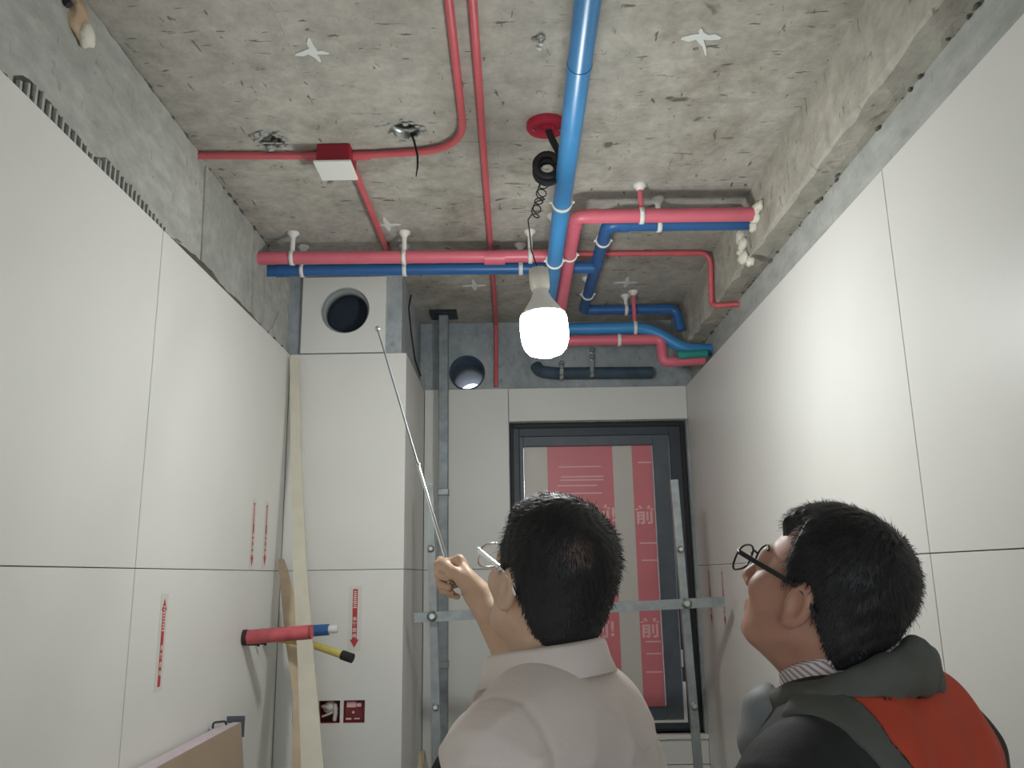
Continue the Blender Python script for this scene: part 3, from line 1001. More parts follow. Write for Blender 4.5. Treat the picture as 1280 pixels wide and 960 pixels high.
def cast_box(p_, r, name, lab, seed, lumps=16, cord=False):
    t_ = thing(name, lab, 'ceiling box', (p_.x, p_.y, ZC))
    n_ = 24
    vs_ = []
    for (rr, z_) in ((r - 0.0005, 0.004), (r - 0.0005, 0.055), (r - 0.004, 0.055), (r - 0.004, -0.003)):
        for k in range(n_):
            a = 2 * math.pi * k / n_
            vs_.append((p_.x + rr * math.cos(a), p_.y + rr * math.sin(a), ZC + z_))
    fs_ = []
    for i in range(4):
        j = (i + 1) % 4
        for k in range(n_):
            fs_.append((i * n_ + k, i * n_ + (k + 1) % n_, j * n_ + (k + 1) % n_, j * n_ + k))
    part(MB().add(vs_, fs_, True), 'rim', 'bolt_metal', t_)
    part(MB().lathe([(r - 0.0045, 0.048), (r - 0.0045, 0.055)], (p_.x, p_.y, ZC), n=24), 'box_back', 'box_dark', t_)
    rnd = random.Random(seed)
    mb_ = MB()
    for k in range(lumps):
        a = rnd.uniform(0, 6.28)
        rr = r + rnd.uniform(-0.006, 0.014)
        s_ = rnd.uniform(0.003, 0.009)
        mb_.blob((p_.x + rr * math.cos(a), p_.y + rr * math.sin(a), ZC - 0.002 + rnd.uniform(-.003, .001)), (s_ * 1.4, s_, s_ * 0.6), 1, 0.3, k)
    o_ = part(mb_, 'mortar_lump', 'skim_grey', t_)
    o_['kind'] = 'stuff'
    return t_


c1 = cast_box(h1, 0.036, 'ceiling_box', 'ragged empty box hole in the ceiling left of the junction box', 3, 34)
for k in range(3):
    part(MB().blob((h1.x - 0.03 + 0.02 * k, h1.y + 0.02 * (k - 1), ZC + 0.008), (0.014, 0.010, 0.012), 1, 0.3, k), 'mortar_plug', 'dark_mortar', c1)
c2 = cast_box(h2, 0.042, 'ceiling_box', 'round ceiling box with a black wire hanging out', 5, 14)
w0 = at(514, 166, Z=1.16)
cord = [w0, at(518, 178, Y=w0.y - 0.005), at(522, 195, Y=w0.y - 0.008), at(522, 208, Y=w0.y - 0.01), at(520, 221, Y=w0.y - 0.01)]
part(MB().tube([tuple(p) for p in cord], [0.003, 0.003, 0.003, 0.0026, 0.0012], 8), 'wire', 'black_rubber', c2)
# small anchor near the top
fa = at(676, 46, Z=1.15)
an = thing('ceiling_anchor', 'small rusty metal anchor stub on the ceiling left of the large blue pipe', 'anchor', (fa.x, fa.y, ZC))
part(MB().lathe([(0.010, 0.0), (0.010, -0.006), (0.0055, -0.007), (0.0055, -0.02)], (fa.x, fa.y, ZC), n=14), 'stud', 'bolt_metal', an)
part(MB().beam((fa.x - 0.02, fa.y + 0.006, ZC - 0.004), (fa.x + 0.002, fa.y, ZC - 0.012), 0.008, 0.003), 'strap', 'bolt_metal', an)
part(MB().blob((fa.x - 0.002, fa.y + 0.034, ZC - 0.004), (0.007, 0.006, 0.005), 1, 0.3, 2), 'plaster_dab', 'white_paint', an)

# ------------------------------------------------------------------ arrow stickers
def sticker(origin, face, length, width, arrow, label, flip=False, head=0.028):
    """face: 'L','R','S'; arrow -1 down, 1 up"""
    ox, oy, oz = origin
    t_ = thing('arrow_sticker', label, 'sticker', origin)
    if face == 'S':
        U, Nn = Vector((1, 0, 0)), Vector((0, -1, 0))
    elif face == 'L':
        U, Nn = Vector((0, 1, 0)), Vector((1, 0, 0))
    else:
        U, Nn = Vector((0, -1, 0)), Vector((-1, 0, 0))
    W = Vector((0, 0, 1))
    O = Vector(origin)

    def quad(a, b_, c_, d_, h):
        return [O + U * a + W * c_ + Nn * h, O + U * b_ + W * c_ + Nn * h, O + U * b_ + W * d_ + Nn * h, O + U * a + W * d_ + Nn * h]
    part(MB().prism(quad(-width / 2, width / 2, 0, length, 0.0002), Nn * 0.0006), 'backing', 'sticker_white', t_)
    m_ = 0.011
    sw = width * 0.18
    zt0, zt1 = m_, length - m_
    if arrow > 0:
        poly = [(-sw, zt0), (sw, zt0), (sw, zt1 - head), (sw * 1.9, zt1 - head), (0, zt1), (-sw * 1.9, zt1 - head), (-sw, zt1 - head)]
    else:
        poly = [(-sw, zt1), (-sw, zt0 + head), (-sw * 1.9, zt0 + head), (0, zt0), (sw * 1.9, zt0 + head), (sw, zt0 + head), (sw, zt1)]
    part(MB().prism([O + U * a + W * c_ + Nn * 0.0009 for a, c_ in poly], Nn * 0.0004), 'arrow', 'sticker_red', t_)
    # white characters on the shaft of the arrow, large then small
    rotm = Matrix((U, W, Nn)).transposed()
    cs = sw * 1.75
    z0 = (zt0 + head + 0.012) if arrow < 0 else (zt0 + 0.03)
    for k, ch in enumerate('水管走向'):
        zz = z0 + 0.019 * (3 - k)
        me = text_mesh(ch, cs * 1.05)
        o_ = link_mesh('lettering', me, 'print_white', t_)
        o_.matrix_local = Matrix.Translation(W * zz + Nn * 0.0016) @ rotm.to_4x4()
    mb_ = MB()
    for k in range(9):
        zz = z0 + 0.095 + 0.0068 * k
        w_ = sw * random.uniform(0.45, 0.75)
        mb_.prism(quad(-w_, w_, zz, zz + 0.0035, 0.0013), Nn * 0.0003)
    part(mb_, 'fine_print', 'print_white', t_)['kind'] = 'stuff'
    return t_


sticker((XL, 2.05, EYE - 0.252), 'L', 0.222, 0.042, 1, 'upward red arrow sticker low on the left tiled wall')
sticker((XL, 2.705, EYE + 0.030), 'L', 0.222, 0.042, -1, 'left one of two faint arrow stickers in the left wall upper row')
sticker((XL, 2.845, EYE + 0.034), 'L', 0.222, 0.042, -1, 'right one of two faint arrow stickers in the left wall upper row')
sticker((-0.566, YS, EYE - 0.25), 'S', 0.222, 0.047, -1, 'downward red arrow sticker on the shaft tiles')
sticker((XR, 3.49, EYE - 0.21), 'R', 0.222, 0.042, -1, 'arrow sticker behind the crossbar on right wall, farther one')
sticker((XR, 3.27, EYE - 0.21), 'R', 0.222, 0.042, -1, 'arrow sticker on right wall above the crossbar end, nearer one')

# ------------------------------------------------------------------ socket boxes in the tiles
bxs = [(at(379, 890, Y=YS).x, 'dark red recessed socket box half hidden by the cream batten', 'dark'),
       (at(411.5, 890, Y=YS).x, 'recessed socket box stuffed with white film', 'film'),
       (at(442.5, 890, Y=YS).x, 'red printed socket box nearest the shaft corner', 'print')]
zb = at(411, 890, Y=YS).z
HB = 0.037
cut(tile_s_mid, [MB().box(x - HB, x + HB, YS - 0.1, YS + 0.1, zb - HB, zb + HB) for x, _, _ in bxs])
cut(wall_shaft, [MB().box(x - HB, x + HB, YS - 0.1, YS + 0.08, zb - HB, zb + HB) for x, _, _ in bxs])
def box_shell(name, mt, root, c, U, Nn, half, depth, t=0.002):
    """open-fronted box: c is centre of the mouth"""
    W = Vector((0, 0, 1))
    c = Vector(c)
    mb_ = MB()
    h = half - 0.0005
    for (a0, a1, w0_, w1_, d0, d1) in ((-h, -h + t, -h, h, 0, depth), (h - t, h, -h, h, 0, depth), (-h, h, -h, -h + t, 0, depth), (-h, h, h - t, h, 0, depth), (-h, h, -h, h, depth - t, depth)):
        vs_ = [c + U * a + W * w - Nn * d for a in (a0, a1) for w in (w0_, w1_) for d in (d0, d1)]
        mb_.add(vs_, [(0, 1, 3, 2), (4, 6, 7, 5), (0, 4, 5, 1), (2, 3, 7, 6), (0, 2, 6, 4), (1, 5, 7, 3)])
    return part(mb_, name, mt, root)


for x, lab, kind in bxs:
    t_ = thing('socket_box', lab, 'socket box', (x, YS, zb - HB), 'socket boxes in the shaft tiles')
    box_shell('box', 'box_dark' if kind == 'dark' else 'box_red', t_, (x, YS + 0.004, zb), Vector((1, 0, 0)), Vector((0, -1, 0)), HB, 0.05)
    if kind == 'film':
        part(MB().blob((x - 0.004, YS + 0.024, zb + 0.012), (0.028, 0.012, 0.018), 3, 0.2, 3), 'crumpled_film', 'film_white', t_)
        part(MB().tube([(x - 0.028, YS + 0.02, zb - 0.018), (x, YS + 0.014, zb - 0.008), (x + 0.012, YS + 0.02, zb - 0.002)], 0.004, 8), 'crumpled_strip', 'film_white', t_)
        part(MB().tube([(x + 0.016, YS + 0.014, zb - 0.030), (x + 0.020, YS + 0.012, zb - 0.005), (x + 0.016, YS + 0.02, zb + 0.022)], 0.0075, 8), 'crumpled_strip', 'film_white', t_)
    if kind == 'print':
        part(MB().box(x - 0.033, x + 0.033, YS + 0.014, YS + 0.016, zb - 0.033, zb + 0.033), 'cover_card', 'box_red', t_)
        m2 = MB()
        m2.box(x - 0.028, x + 0.004, YS + 0.0134, YS + 0.0138, zb + 0.012, zb + 0.03)
        m2.box(x + 0.006, x + 0.022, YS + 0.0134, YS + 0.0138, zb + 0.014, zb + 0.026)
        m2.box(x - 0.030, x - 0.011, YS + 0.0134, YS + 0.0138, zb - 0.028, zb - 0.022)
        m2.box(x - 0.002, x + 0.018, YS + 0.0134, YS + 0.0138, zb - 0.027, zb - 0.023)
        m2.lathe([(0.0045, 0), (0.0045, 0.0006)], (x - 0.005, YS + 0.0132, zb - 0.004), (0, 1, 0), 12)
        part(m2, 'card_print', 'film_pale', t_)['kind'] = 'stuff'
    if kind == 'dark':
        part(MB().tube([(x - 0.01, YS + 0.046, zb - 0.01), (x, YS + 0.02, zb), (x + 0.012, YS + 0.03, zb + 0.02)], 0.003, 8), 'wire_end', 'black_rubber', t_)
ybs = [(2.945, 'farther socket box hole low on the right tiled wall'), (2.855, 'nearer socket box hole low on the right tiled wall')]
zr = at(948, 882, X=XR).z
cut(tile_r_mid, [MB().box(XR - 0.1, XR + 0.1, y - HB, y + HB, zr - HB, zr + HB) for y, _ in ybs])
cut(wall_right, [MB().box(XR - 0.1, XR + 0.08, y - HB, y + HB, zr - HB, zr + HB) for y, _ in ybs])
for k, (y, lab) in enumerate(ybs):
    t_ = thing('socket_box', lab, 'socket box', (XR, y, zr - HB), 'socket boxes in the right wall')
    box_shell('box', 'box_dark', t_, (XR + 0.004, y, zr), Vector((0, 1, 0)), Vector((-1, 0, 0)), HB, 0.05)
    part(MB().blob((XR + 0.03, y, zr - 0.005), (0.010, 0.022, 0.022), 2, 0.25, k), 'crumpled_film', 'film_pale', t_)

# ------------------------------------------------------------------ pipe stubs on the left wall
def stub(pts, r, m, label, endm, endr, endl, collar=None):
    t_ = thing('pipe_stub', label, 'pipe stub', tuple(pts[0]), 'pipe stubs on the left wall')
    part(MB().tube(pts, r, 18, 0.05), 'tube', m, t_)
    a, b_ = Vector(pts[-2]), Vector(pts[-1])
    d = (b_ - a).normalized()
    part(MB().tube([b_ - d * 0.004, b_ + d * endl], endr, 18), 'end_cap', endm, t_)
    if collar:
        part(MB().tube([Vector(pts[0]) + Vector((0.0, 0, 0)), Vector(pts[0]) + Vector((0.014, 0, 0.0))], r * 1.1, 18), 'collar', collar, t_)
    return t_


rs = at(304, 797, X=XL)
stub([rs, at(389, 790, Y=rs.y)], 0.0215, 'red_worn', 'worn red pipe stub sticking out of the left wall', 'red_worn', 0.0215, 0.003, 'box_dark')
bs = at(327, 793, X=XL)
stub([bs, at(411, 787, Y=bs.y)], 0.0185, 'blue_pipe_dark', 'blue pipe stub with white plug beside the red stub', 'cap_white', 0.0125, 0.03)
ys_ = at(338, 797, X=XL)
stub([ys_, at(383, 803, Y=ys_.y - 0.08), at(429, 819, Y=ys_.y - 0.12)], 0.0125, 'yellow_pipe', 'drooping yellow pipe stub with black end cap', 'black_rubber', 0.0155, 0.035)
for k, (u, v, lab) in enumerate(((310, 805, 'near grey screw plug under the red pipe stub'), (319, 804, 'far grey screw plug under the red pipe stub'))):
    p_ = at(u, v, X=XL)
    tg = thing('wall_plug', lab, 'plug', tuple(p_), 'screw plugs under the red stub')
    part(MB().tube([p_, p_ + Vector((0.03, 0, 0))], 0.005, 10), 'shank', 'dark_metal', tg)
    part(MB().tube([p_ + Vector((0.03, 0, 0)), p_ + Vector((0.036, 0, 0))], 0.008, 10), 'plug_head', 'dark_metal', tg)

# ------------------------------------------------------------------ battens and boards
def batten(pts, widths, th, m, label, name='batten', cat='batten', group=None):
    """a flat strip through points, facing the room"""
    t_ = thing(name, label, cat, tuple(pts[-1]), group)
    mb_ = MB()
    vs_ = []
    for p_, w in zip(pts, widths):
        p_ = Vector(p_)
        for a, b_ in ((-1, -1), (1, -1), (1, 1), (-1, 1)):
            vs_.append(p_ + Vector((a * w / 2, b_ * th / 2 + a * 0.004, 0)))
    fs_ = [(0, 3, 2, 1)]
    for i in range(len(pts) - 1):
        for k in range(4):
            fs_.append((i * 4 + k, i * 4 + (k + 1) % 4, i * 4 + 4 + (k + 1) % 4, i * 4 + 4 + k))
    e_ = (len(pts) - 1) * 4
    fs_.append((e_, e_ + 1, e_ + 2, e_ + 3))
    mb_.add(vs_, fs_)
    part(mb_, 'strip', m, t_)
    return t_


bt = batten([at(368, 447, Y=3.015), at(370, 560, Y=2.97), at(374.5, 700, Y=2.88), at(383, 830, Y=2.78), at(391, 960, Y=2.64), Vector((-0.50, 2.28, 0.0))],
       [0.030, 0.034, 0.043, 0.05, 0.064, 0.066], 0.012, 'cream_profile', 'long cream batten leaning in the left corner by the shaft')
part(MB().blob(at(386, 873, Y=2.755), (0.008, 0.004, 0.006), 1, 0.2, 2), 'knot', 'timber_dark', bt)
lt = batten([at(351.5, 699, Y=2.98), at(354, 712, Y=2.975), at(360, 745, Y=2.96), at(363, 790, Y=2.965), at(376, 870, Y=2.93), Vector((-0.66, 2.80, 0.0))],
       [0.014, 0.026, 0.042, 0.036, 0.045, 0.05], 0.014, 'timber', 'short pointed timber lath behind the cream batten')
for k, (a, b_, lab) in enumerate((((528, 941), (523, 985), 'left leg of two thin laths leaning together by the shaft corner'), ((528, 939), (537, 985), 'right leg of two thin laths leaning together by the shaft corner'))):
    p0 = at(*a, Y=3.28 + 0.02 * k)
    p1 = at(*b_, Y=3.22 + 0.02 * k)
    d = (p1 - p0)
    p1 = p0 + d * (p0.z / -d.z)
    t_ = thing('thin_lath', lab, 'lath', tuple(p1), 'two thin laths')
    part(MB().beam(p0, p1, 0.020, 0.010, (0, 1, 0)), 'strip', 'timber' if k == 0 else 'cream_profile', t_)
# leaning wall boards
for k in range(2):
    x0 = XL + 0.016 + 0.026 * k
    ztop = EYE - 0.392 + 0.004 * k
    ynear, yfar = 1.15, 2.487 - 0.012 * k
    t_ = thing('wall_board', ('pink edged board leaning on left wall, one touching the tiles', 'outer pink edged board with brown paper face leaning low on left wall')[k], 'board', (x0 + 0.10, 1.8, 0), 'boards leaning on the left wall')
    lean = 0.12
    def P3(x, y, z):
        return Vector((x + lean * (1 - z / ztop), y, z))
    def slab(x_a, x_b, m, nm, y0=ynear, y1=yfar, za=0.0, zb_=ztop):
        vs_ = [P3(x, y, z) for x in (x_a, x_b) for y in (y0, y1) for z in (za, zb_)]
        return part(MB().add(vs_, [(0, 1, 3, 2), (4, 6, 7, 5), (0, 4, 5, 1), (2, 3, 7, 6), (0, 2, 6, 4), (1, 5, 7, 3)]), nm, m, t_)
    slab(x0, x0 + 0.022, 'board_edge', 'core')
    slab(x0 + 0.0221, x0 + 0.0240, 'kraft_paper', 'face_paper')
    slab(x0 - 0.0005, x0 + 0.0245, 'blue_tape', 'end_tape', yfar + 0.0003, yfar + 0.003)
bc = thing('corner_bracket', 'small grey metal corner bracket on the leaning boards', 'bracket', (XL + 0.03, 2.45, EYE - 0.39))
part(MB().tube([(XL + 0.014, 2.40, EYE - 0.391), (XL + 0.014, 2.40, EYE - 0.376), (XL + 0.040, 2.42, EYE - 0.376), (XL + 0.044, 2.42, EYE - 0.386)], 0.003, 8, 0.008), 'wire_loop', 'dark_metal', bc)
part(MB().cbox(XL + 0.020, XL + 0.071, 2.4905, 2.4955, EYE - 0.43, EYE - 0.374, 0.001), 'plate', 'sash_metal', bc)

# ------------------------------------------------------------------ steel post, trestle
pt_ = at(554, 700, Y=3.57)
post = thing('steel_post', 'tall dark steel post standing floor to ceiling by the back wall', 'post', (pt_.x, 3.57, 0))
part(MB().cbox(pt_.x - 0.021, pt_.x + 0.021, 3.55, 3.592, 0.012, ZC - 0.012, 0.003), 'tube', 'post_metal', post)
part(MB().cbox(pt_.x - 0.06, pt_.x + 0.06, 3.51, 3.63, ZC - 0.012, ZC, 0.002), 'head_plate', 'dark_metal', post)
part(MB().cbox(pt_.x - 0.06, pt_.x + 0.06, 3.51, 3.63, 0.0, 0.012, 0.002), 'base_plate', 'dark_metal', post)
for zz in (EYE + 0.35, EYE - 0.35, EYE - 0.9):
    part(MB().cbox(pt_.x - 0.024, pt_.x + 0.024, 3.546, 3.596, zz - 0.015, zz + 0.015, 0.003), 'collar', 'galvanised', post)
YT = 3.10
tr = thing('trestle_frame', 'galvanised trestle with crossbar standing in front of the window', 'trestle', (0.15, YT, 0))
la, lb = at(518, 772, Y=YT - 0.03), at(905, 752, Y=YT - 0.03)
part(MB().beam(la, lb, 0.022, 0.034), 'crossbar', 'galvanised', tr)
for (u0, v0, u1, v1) in ((537, 604, 547, 958), (842, 600, 873, 960)):
    p0, p1 = at(u0, v0, Y=YT), at(u1, v1, Y=YT)
    d = p1 - p0
    p2 = p0 + d * (p0.z / -d.z)
    lg = part(MB().beam(p0, p2, 0.028, 0.026, (0, 1, 0)), 'leg', 'galvanised', tr)
    for t in (0.255, 0.795) if u0 > 700 else (0.245, 0.80):
        q = p0.lerp(p1, t)
        part(MB().lathe([(0.013, 0), (0.013, -0.006), (0.007, -0.014)], (q.x, YT - 0.015, q.z), (0, 1, 0), 14), 'bolt', 'bolt_metal', tr)
    q = p0 + d * ((p0.z - (la.z + (lb.z - la.z) * (0.1 if u0 < 700 else 0.9))) / -d.z)
    part(MB().lathe([(0.019, 0.02), (0.019, -0.004), (0.009, -0.014)], (q.x, YT - 0.04, q.z), (0, 1, 0), 16), 'clamp', 'bolt_metal', tr)
    q2 = p0 + d * ((p0.z - 0.35) / -d.z)
    if u0 < 700:
        ql = q2
part(MB().beam(ql, q2, 0.02, 0.03), 'lower_brace', 'galvanised', tr)

# ------------------------------------------------------------------ black step ladder (only its grab handle shows)
hx = at(541, 952, Y=2.6)
hy = at(577, 925, Y=2.6)
ld = thing('step_ladder', 'black step ladder with grab handle behind the man in white', 'ladder', (hx.x + 0.16, 2.6, 0))
lx0, lx1 = hx.x + 0.004, hx.x + 0.30
lz = hy.z - 0.006
part(MB().tube([(lx0, 2.6, lz - 0.30), (lx0 + 0.002, 2.6, lz - 0.075), (lx0 + 0.045, 2.6, lz - 0.016), (lx0 + 0.12, 2.6, lz), (lx1 - 0.12, 2.6, lz), (lx1 - 0.04, 2.6, lz - 0.016), (lx1, 2.6, lz - 0.075), (lx1, 2.6, lz - 0.30)], 0.0165, 12, 0.03), 'grab_handle', 'black_plastic', ld)
part(MB().cbox(lx0 - 0.02, lx1 + 0.02, 2.58, 2.62, lz - 0.14, lz - 0.105, 0.004), 'top_rail', 'black_plastic', ld)
for s_ in (-1, 1):
    xx = lx0 if s_ < 0 else lx1
    part(MB().beam((xx, 2.6, lz - 0.25), (xx + s_ * 0.06, 2.50, 0.0), 0.022, 0.05), 'front_rail', 'black_plastic', ld)
    part(MB().beam((xx, 2.61, lz - 0.25), (xx + s_ * 0.05, 2.95, 0.0), 0.02, 0.03), 'rear_rail', 'black_plastic', ld)
for k in range(3):
    zz = 0.22 + 0.2 * k
    yy = 2.50 + 0.1 * zz / (lz - 0.25)
    part(MB().cbox(lx0 - 0.04, lx1 + 0.04, yy - 0.05, yy + 0.04, zz - 0.012, zz + 0.012, 0.003), 'step', 'black_plastic', ld)

# ------------------------------------------------------------------ people: implicit surfaces meshed with surface nets
def surface_net(fn, lo, hi, h):
    lo = np.array(lo, float)
    hi = np.array(hi, float)
    nx, ny, nz = [int(math.ceil((hi[i] - lo[i]) / h)) + 1 for i in range(3)]
    gx = (lo[0] + h * np.arange(nx)).astype(np.float32)
    gy = (lo[1] + h * np.arange(ny)).astype(np.float32)
    gz = (lo[2] + h * np.arange(nz)).astype(np.float32)
    S = 4
    cg = [g[::S] if len(g[::S]) * S >= len(g) else g[::S] for g in (gx, gy, gz)]
    Xc, Yc, Zc = np.meshgrid(cg[0] + 1.5 * h, cg[1] + 1.5 * h, cg[2] + 1.5 * h, indexing='ij')
    Vc = fn((Xc.ravel().astype(np.float32), Yc.ravel().astype(np.float32), Zc.ravel().astype(np.float32))).reshape(Xc.shape)
    V = Vc.repeat(S, 0).repeat(S, 1).repeat(S, 2)[:nx, :ny, :nz].astype(np.float32)
    near = np.abs(V) < S * h * 2.2 + 0.006
    ni, nj, nk_ = np.nonzero(near)
    V[near] = fn((gx[ni], gy[nj], gz[nk_]))
    ins = V < 0
    cs = np.zeros((nx - 1, ny - 1, nz - 1), np.int8)
    for dx in (0, 1):
        for dy in (0, 1):
            for dz in (0, 1):
                cs += ins[dx:nx - 1 + dx, dy:ny - 1 + dy, dz:nz - 1 + dz]
    mixed = (cs > 0) & (cs < 8)
    ci, cj, ck = np.nonzero(mixed)
    idx = -np.ones(mixed.shape, np.int64)
    idx[ci, cj, ck] = np.arange(len(ci))
    acc = np.zeros((len(ci), 3))
    cnt = np.zeros(len(ci))
    corners = [(a, b_, c_) for a in (0, 1) for b_ in (0, 1) for c_ in (0, 1)]
    for a in corners:
        for ax_ in range(3):
            if a[ax_] == 1:
                continue
            b_ = list(a)
            b_[ax_] = 1
            va = V[ci + a[0], cj + a[1], ck + a[2]]
            vb = V[ci + b_[0], cj + b_[1], ck + b_[2]]
            m = (va < 0) != (vb < 0)
            t = np.where(m, va / np.where(va == vb, 1, va - vb), 0)
            p = np.array(a, float)[None, :].repeat(len(ci), 0)
            p[:, ax_] = t
            acc[m] += p[m]
            cnt[m] += 1
    pos = acc / cnt[:, None]
    verts = lo[None, :] + h * (np.stack([ci, cj, ck], 1) + pos)
    quads = []
    for ax_ in range(3):
        o1, o2 = [(1, 2), (2, 0), (0, 1)][ax_]
        sl0 = [slice(None)] * 3
        sl1 = [slice(None)] * 3
        sl0[ax_] = slice(0, -1)
        sl1[ax_] = slice(1, None)
        e0 = ins[tuple(sl0)]
        e1 = ins[tuple(sl1)]
        ei = np.argwhere(e0 != e1)
        ok = (ei[:, o1] > 0) & (ei[:, o2] > 0)
        for o_ in (o1, o2):
            ok &= ei[:, o_] < mixed.shape[o_]
        ei = ei[ok]
        flip = e0[tuple(ei.T)]

        def cell(d1, d2):
            c_ = ei.copy()
            c_[:, o1] -= d1
            c_[:, o2] -= d2
            return idx[tuple(c_.T)]
        q = np.stack([cell(0, 0), cell(1, 0), cell(1, 1), cell(0, 1)], 1)
        q[~flip] = q[~flip][:, ::-1]
        quads.append(q)
    return verts, np.concatenate(quads, 0)


def np_mesh(name, verts, quads, material, parent=None, smooth=True):
    me = bpy.data.meshes.new(name)
    me.vertices.add(len(verts))
    me.vertices.foreach_set('co', np.asarray(verts, np.float32).ravel())
    me.loops.add(len(quads) * 4)
    me.loops.foreach_set('vertex_index', np.asarray(quads, np.int32).ravel())
    me.polygons.add(len(quads))
    me.polygons.foreach_set('loop_start', np.arange(0, len(quads) * 4, 4, dtype=np.int32))
    me.polygons.foreach_set('use_smooth', np.ones(len(quads), bool) if smooth else np.zeros(len(quads), bool))
    me.update(calc_edges=True)
    me.validate()
    return link_mesh(name, me, material, parent)


def relax(verts, quads, it=2, lam=0.5):
    v = verts.copy()
    e = np.concatenate([quads[:, [0, 1]], quads[:, [1, 2]], quads[:, [2, 3]], quads[:, [3, 0]]], 0)
    for _ in range(it):
        s_ = np.zeros_like(v)
        c_ = np.zeros(len(v))
        np.add.at(s_, e[:, 0], v[e[:, 1]])
        np.add.at(c_, e[:, 0], 1)
        np.add.at(s_, e[:, 1], v[e[:, 0]])
        np.add.at(c_, e[:, 1], 1)
        v = v * (1 - lam) + lam * s_ / np.maximum(c_, 1)[:, None]
    return v


def smin(a, b, k):
    h = np.clip(0.5 + 0.5 * (b - a) / k, 0, 1)
    return b * (1 - h) + a * h - k * h * (1 - h)


def smax(a, b, k):
    return -smin(-a, -b, k)


def s_ell(P, c, r):
    x, y, z = P[0] - c[0], P[1] - c[1], P[2] - c[2]
    k0 = np.sqrt((x / r[0]) ** 2 + (y / r[1]) ** 2 + (z / r[2]) ** 2)
    k1 = np.sqrt((x / r[0] ** 2) ** 2 + (y / r[1] ** 2) ** 2 + (z / r[2] ** 2) ** 2)
    return k0 * (k0 - 1.0) / np.maximum(k1, 1e-6)


def s_cap(P, a, b, ra, rb=None):
    rb = ra if rb is None else rb
    ax_, ay, az = a
    bx, by, bz = b[0] - ax_, b[1] - ay, b[2] - az
    px_, py, pz = P[0] - ax_, P[1] - ay, P[2] - az
    L2 = bx * bx + by * by + bz * bz + 1e-12
    t = np.clip((px_ * bx + py * by + pz * bz) / L2, 0, 1)
    return np.sqrt((px_ - bx * t) ** 2 + (py - by * t) ** 2 + (pz - bz * t) ** 2) - (ra + (rb - ra) * t)


def xf(P, M):
    """points through a 4x4 (numpy)"""
    return tuple(M[i, 0] * P[0] + M[i, 1] * P[1] + M[i, 2] * P[2] + M[i, 3] for i in range(3))


def rot_m(Mx):
    return np.array(Mx)


def head_sdf(P):
    d = s_ell(P, (0, -0.014, 0.030), (0.0735, 0.094, 0.086))
    d = smin(d, s_ell(P, (0, 0.022, -0.030), (0.060, 0.068, 0.082)), 0.03)
    d = smin(d, s_ell(P, (0, 0.036, -0.078), (0.047, 0.046, 0.034)), 0.025)
    d = smin(d, s_ell(P, (0, 0.070, -0.098), (0.020, 0.017, 0.014)), 0.018)
    for s_ in (-1, 1):
        d = smin(d, s_ell(P, (s_ * 0.040, 0.058, -0.026), (0.023, 0.022, 0.020)), 0.02)
        d = smin(d, s_cap(P, (s_ * 0.052, -0.005, -0.055), (s_ * 0.036, 0.05, -0.088), 0.014, 0.013), 0.02)
        d = smax(d, -s_ell(P, (s_ * 0.032, 0.097, 0.004), (0.017, 0.014, 0.011)), 0.008)
        d = smin(d, s_ell(P, (s_ * 0.032, 0.075, 0.003), (0.0135, 0.0135, 0.0125)), 0.003)
        # ear
        e = s_ell(P, (s_ * 0.0765, -0.010, -0.012), (0.0095, 0.019, 0.032))
        e = smin(e, s_ell(P, (s_ * 0.074, -0.002, -0.038), (0.007, 0.009, 0.010)), 0.008)
        e = smax(e, -s_ell(P, (s_ * 0.088, -0.008, -0.010), (0.011, 0.0115, 0.021)), 0.003)
        e = smin(e, s_ell(P, (s_ * 0.079, 0.004, -0.016), (0.005, 0.004, 0.006)), 0.003)
        d = smin(d, e, 0.005)
        # nostril wings
        d = smin(d, s_ell(P, (s_ * 0.011, 0.096, -0.036), (0.008, 0.009, 0.007)), 0.006)
    d = smin(d, s_cap(P, (-0.034, 0.074, 0.022), (0.034, 0.074, 0.022), 0.010), 0.014)
    d = smin(d, s_cap(P, (0, 0.086, 0.012), (0, 0.108, -0.030), 0.007, 0.0105), 0.010)
    d = smin(d, s_cap(P, (-0.018, 0.083, -0.059), (0.018, 0.083, -0.059), 0.007), 0.006)
    d = smin(d, s_cap(P, (-0.015, 0.082, -0.070), (0.015, 0.082, -0.070), 0.007), 0.006)
    return d


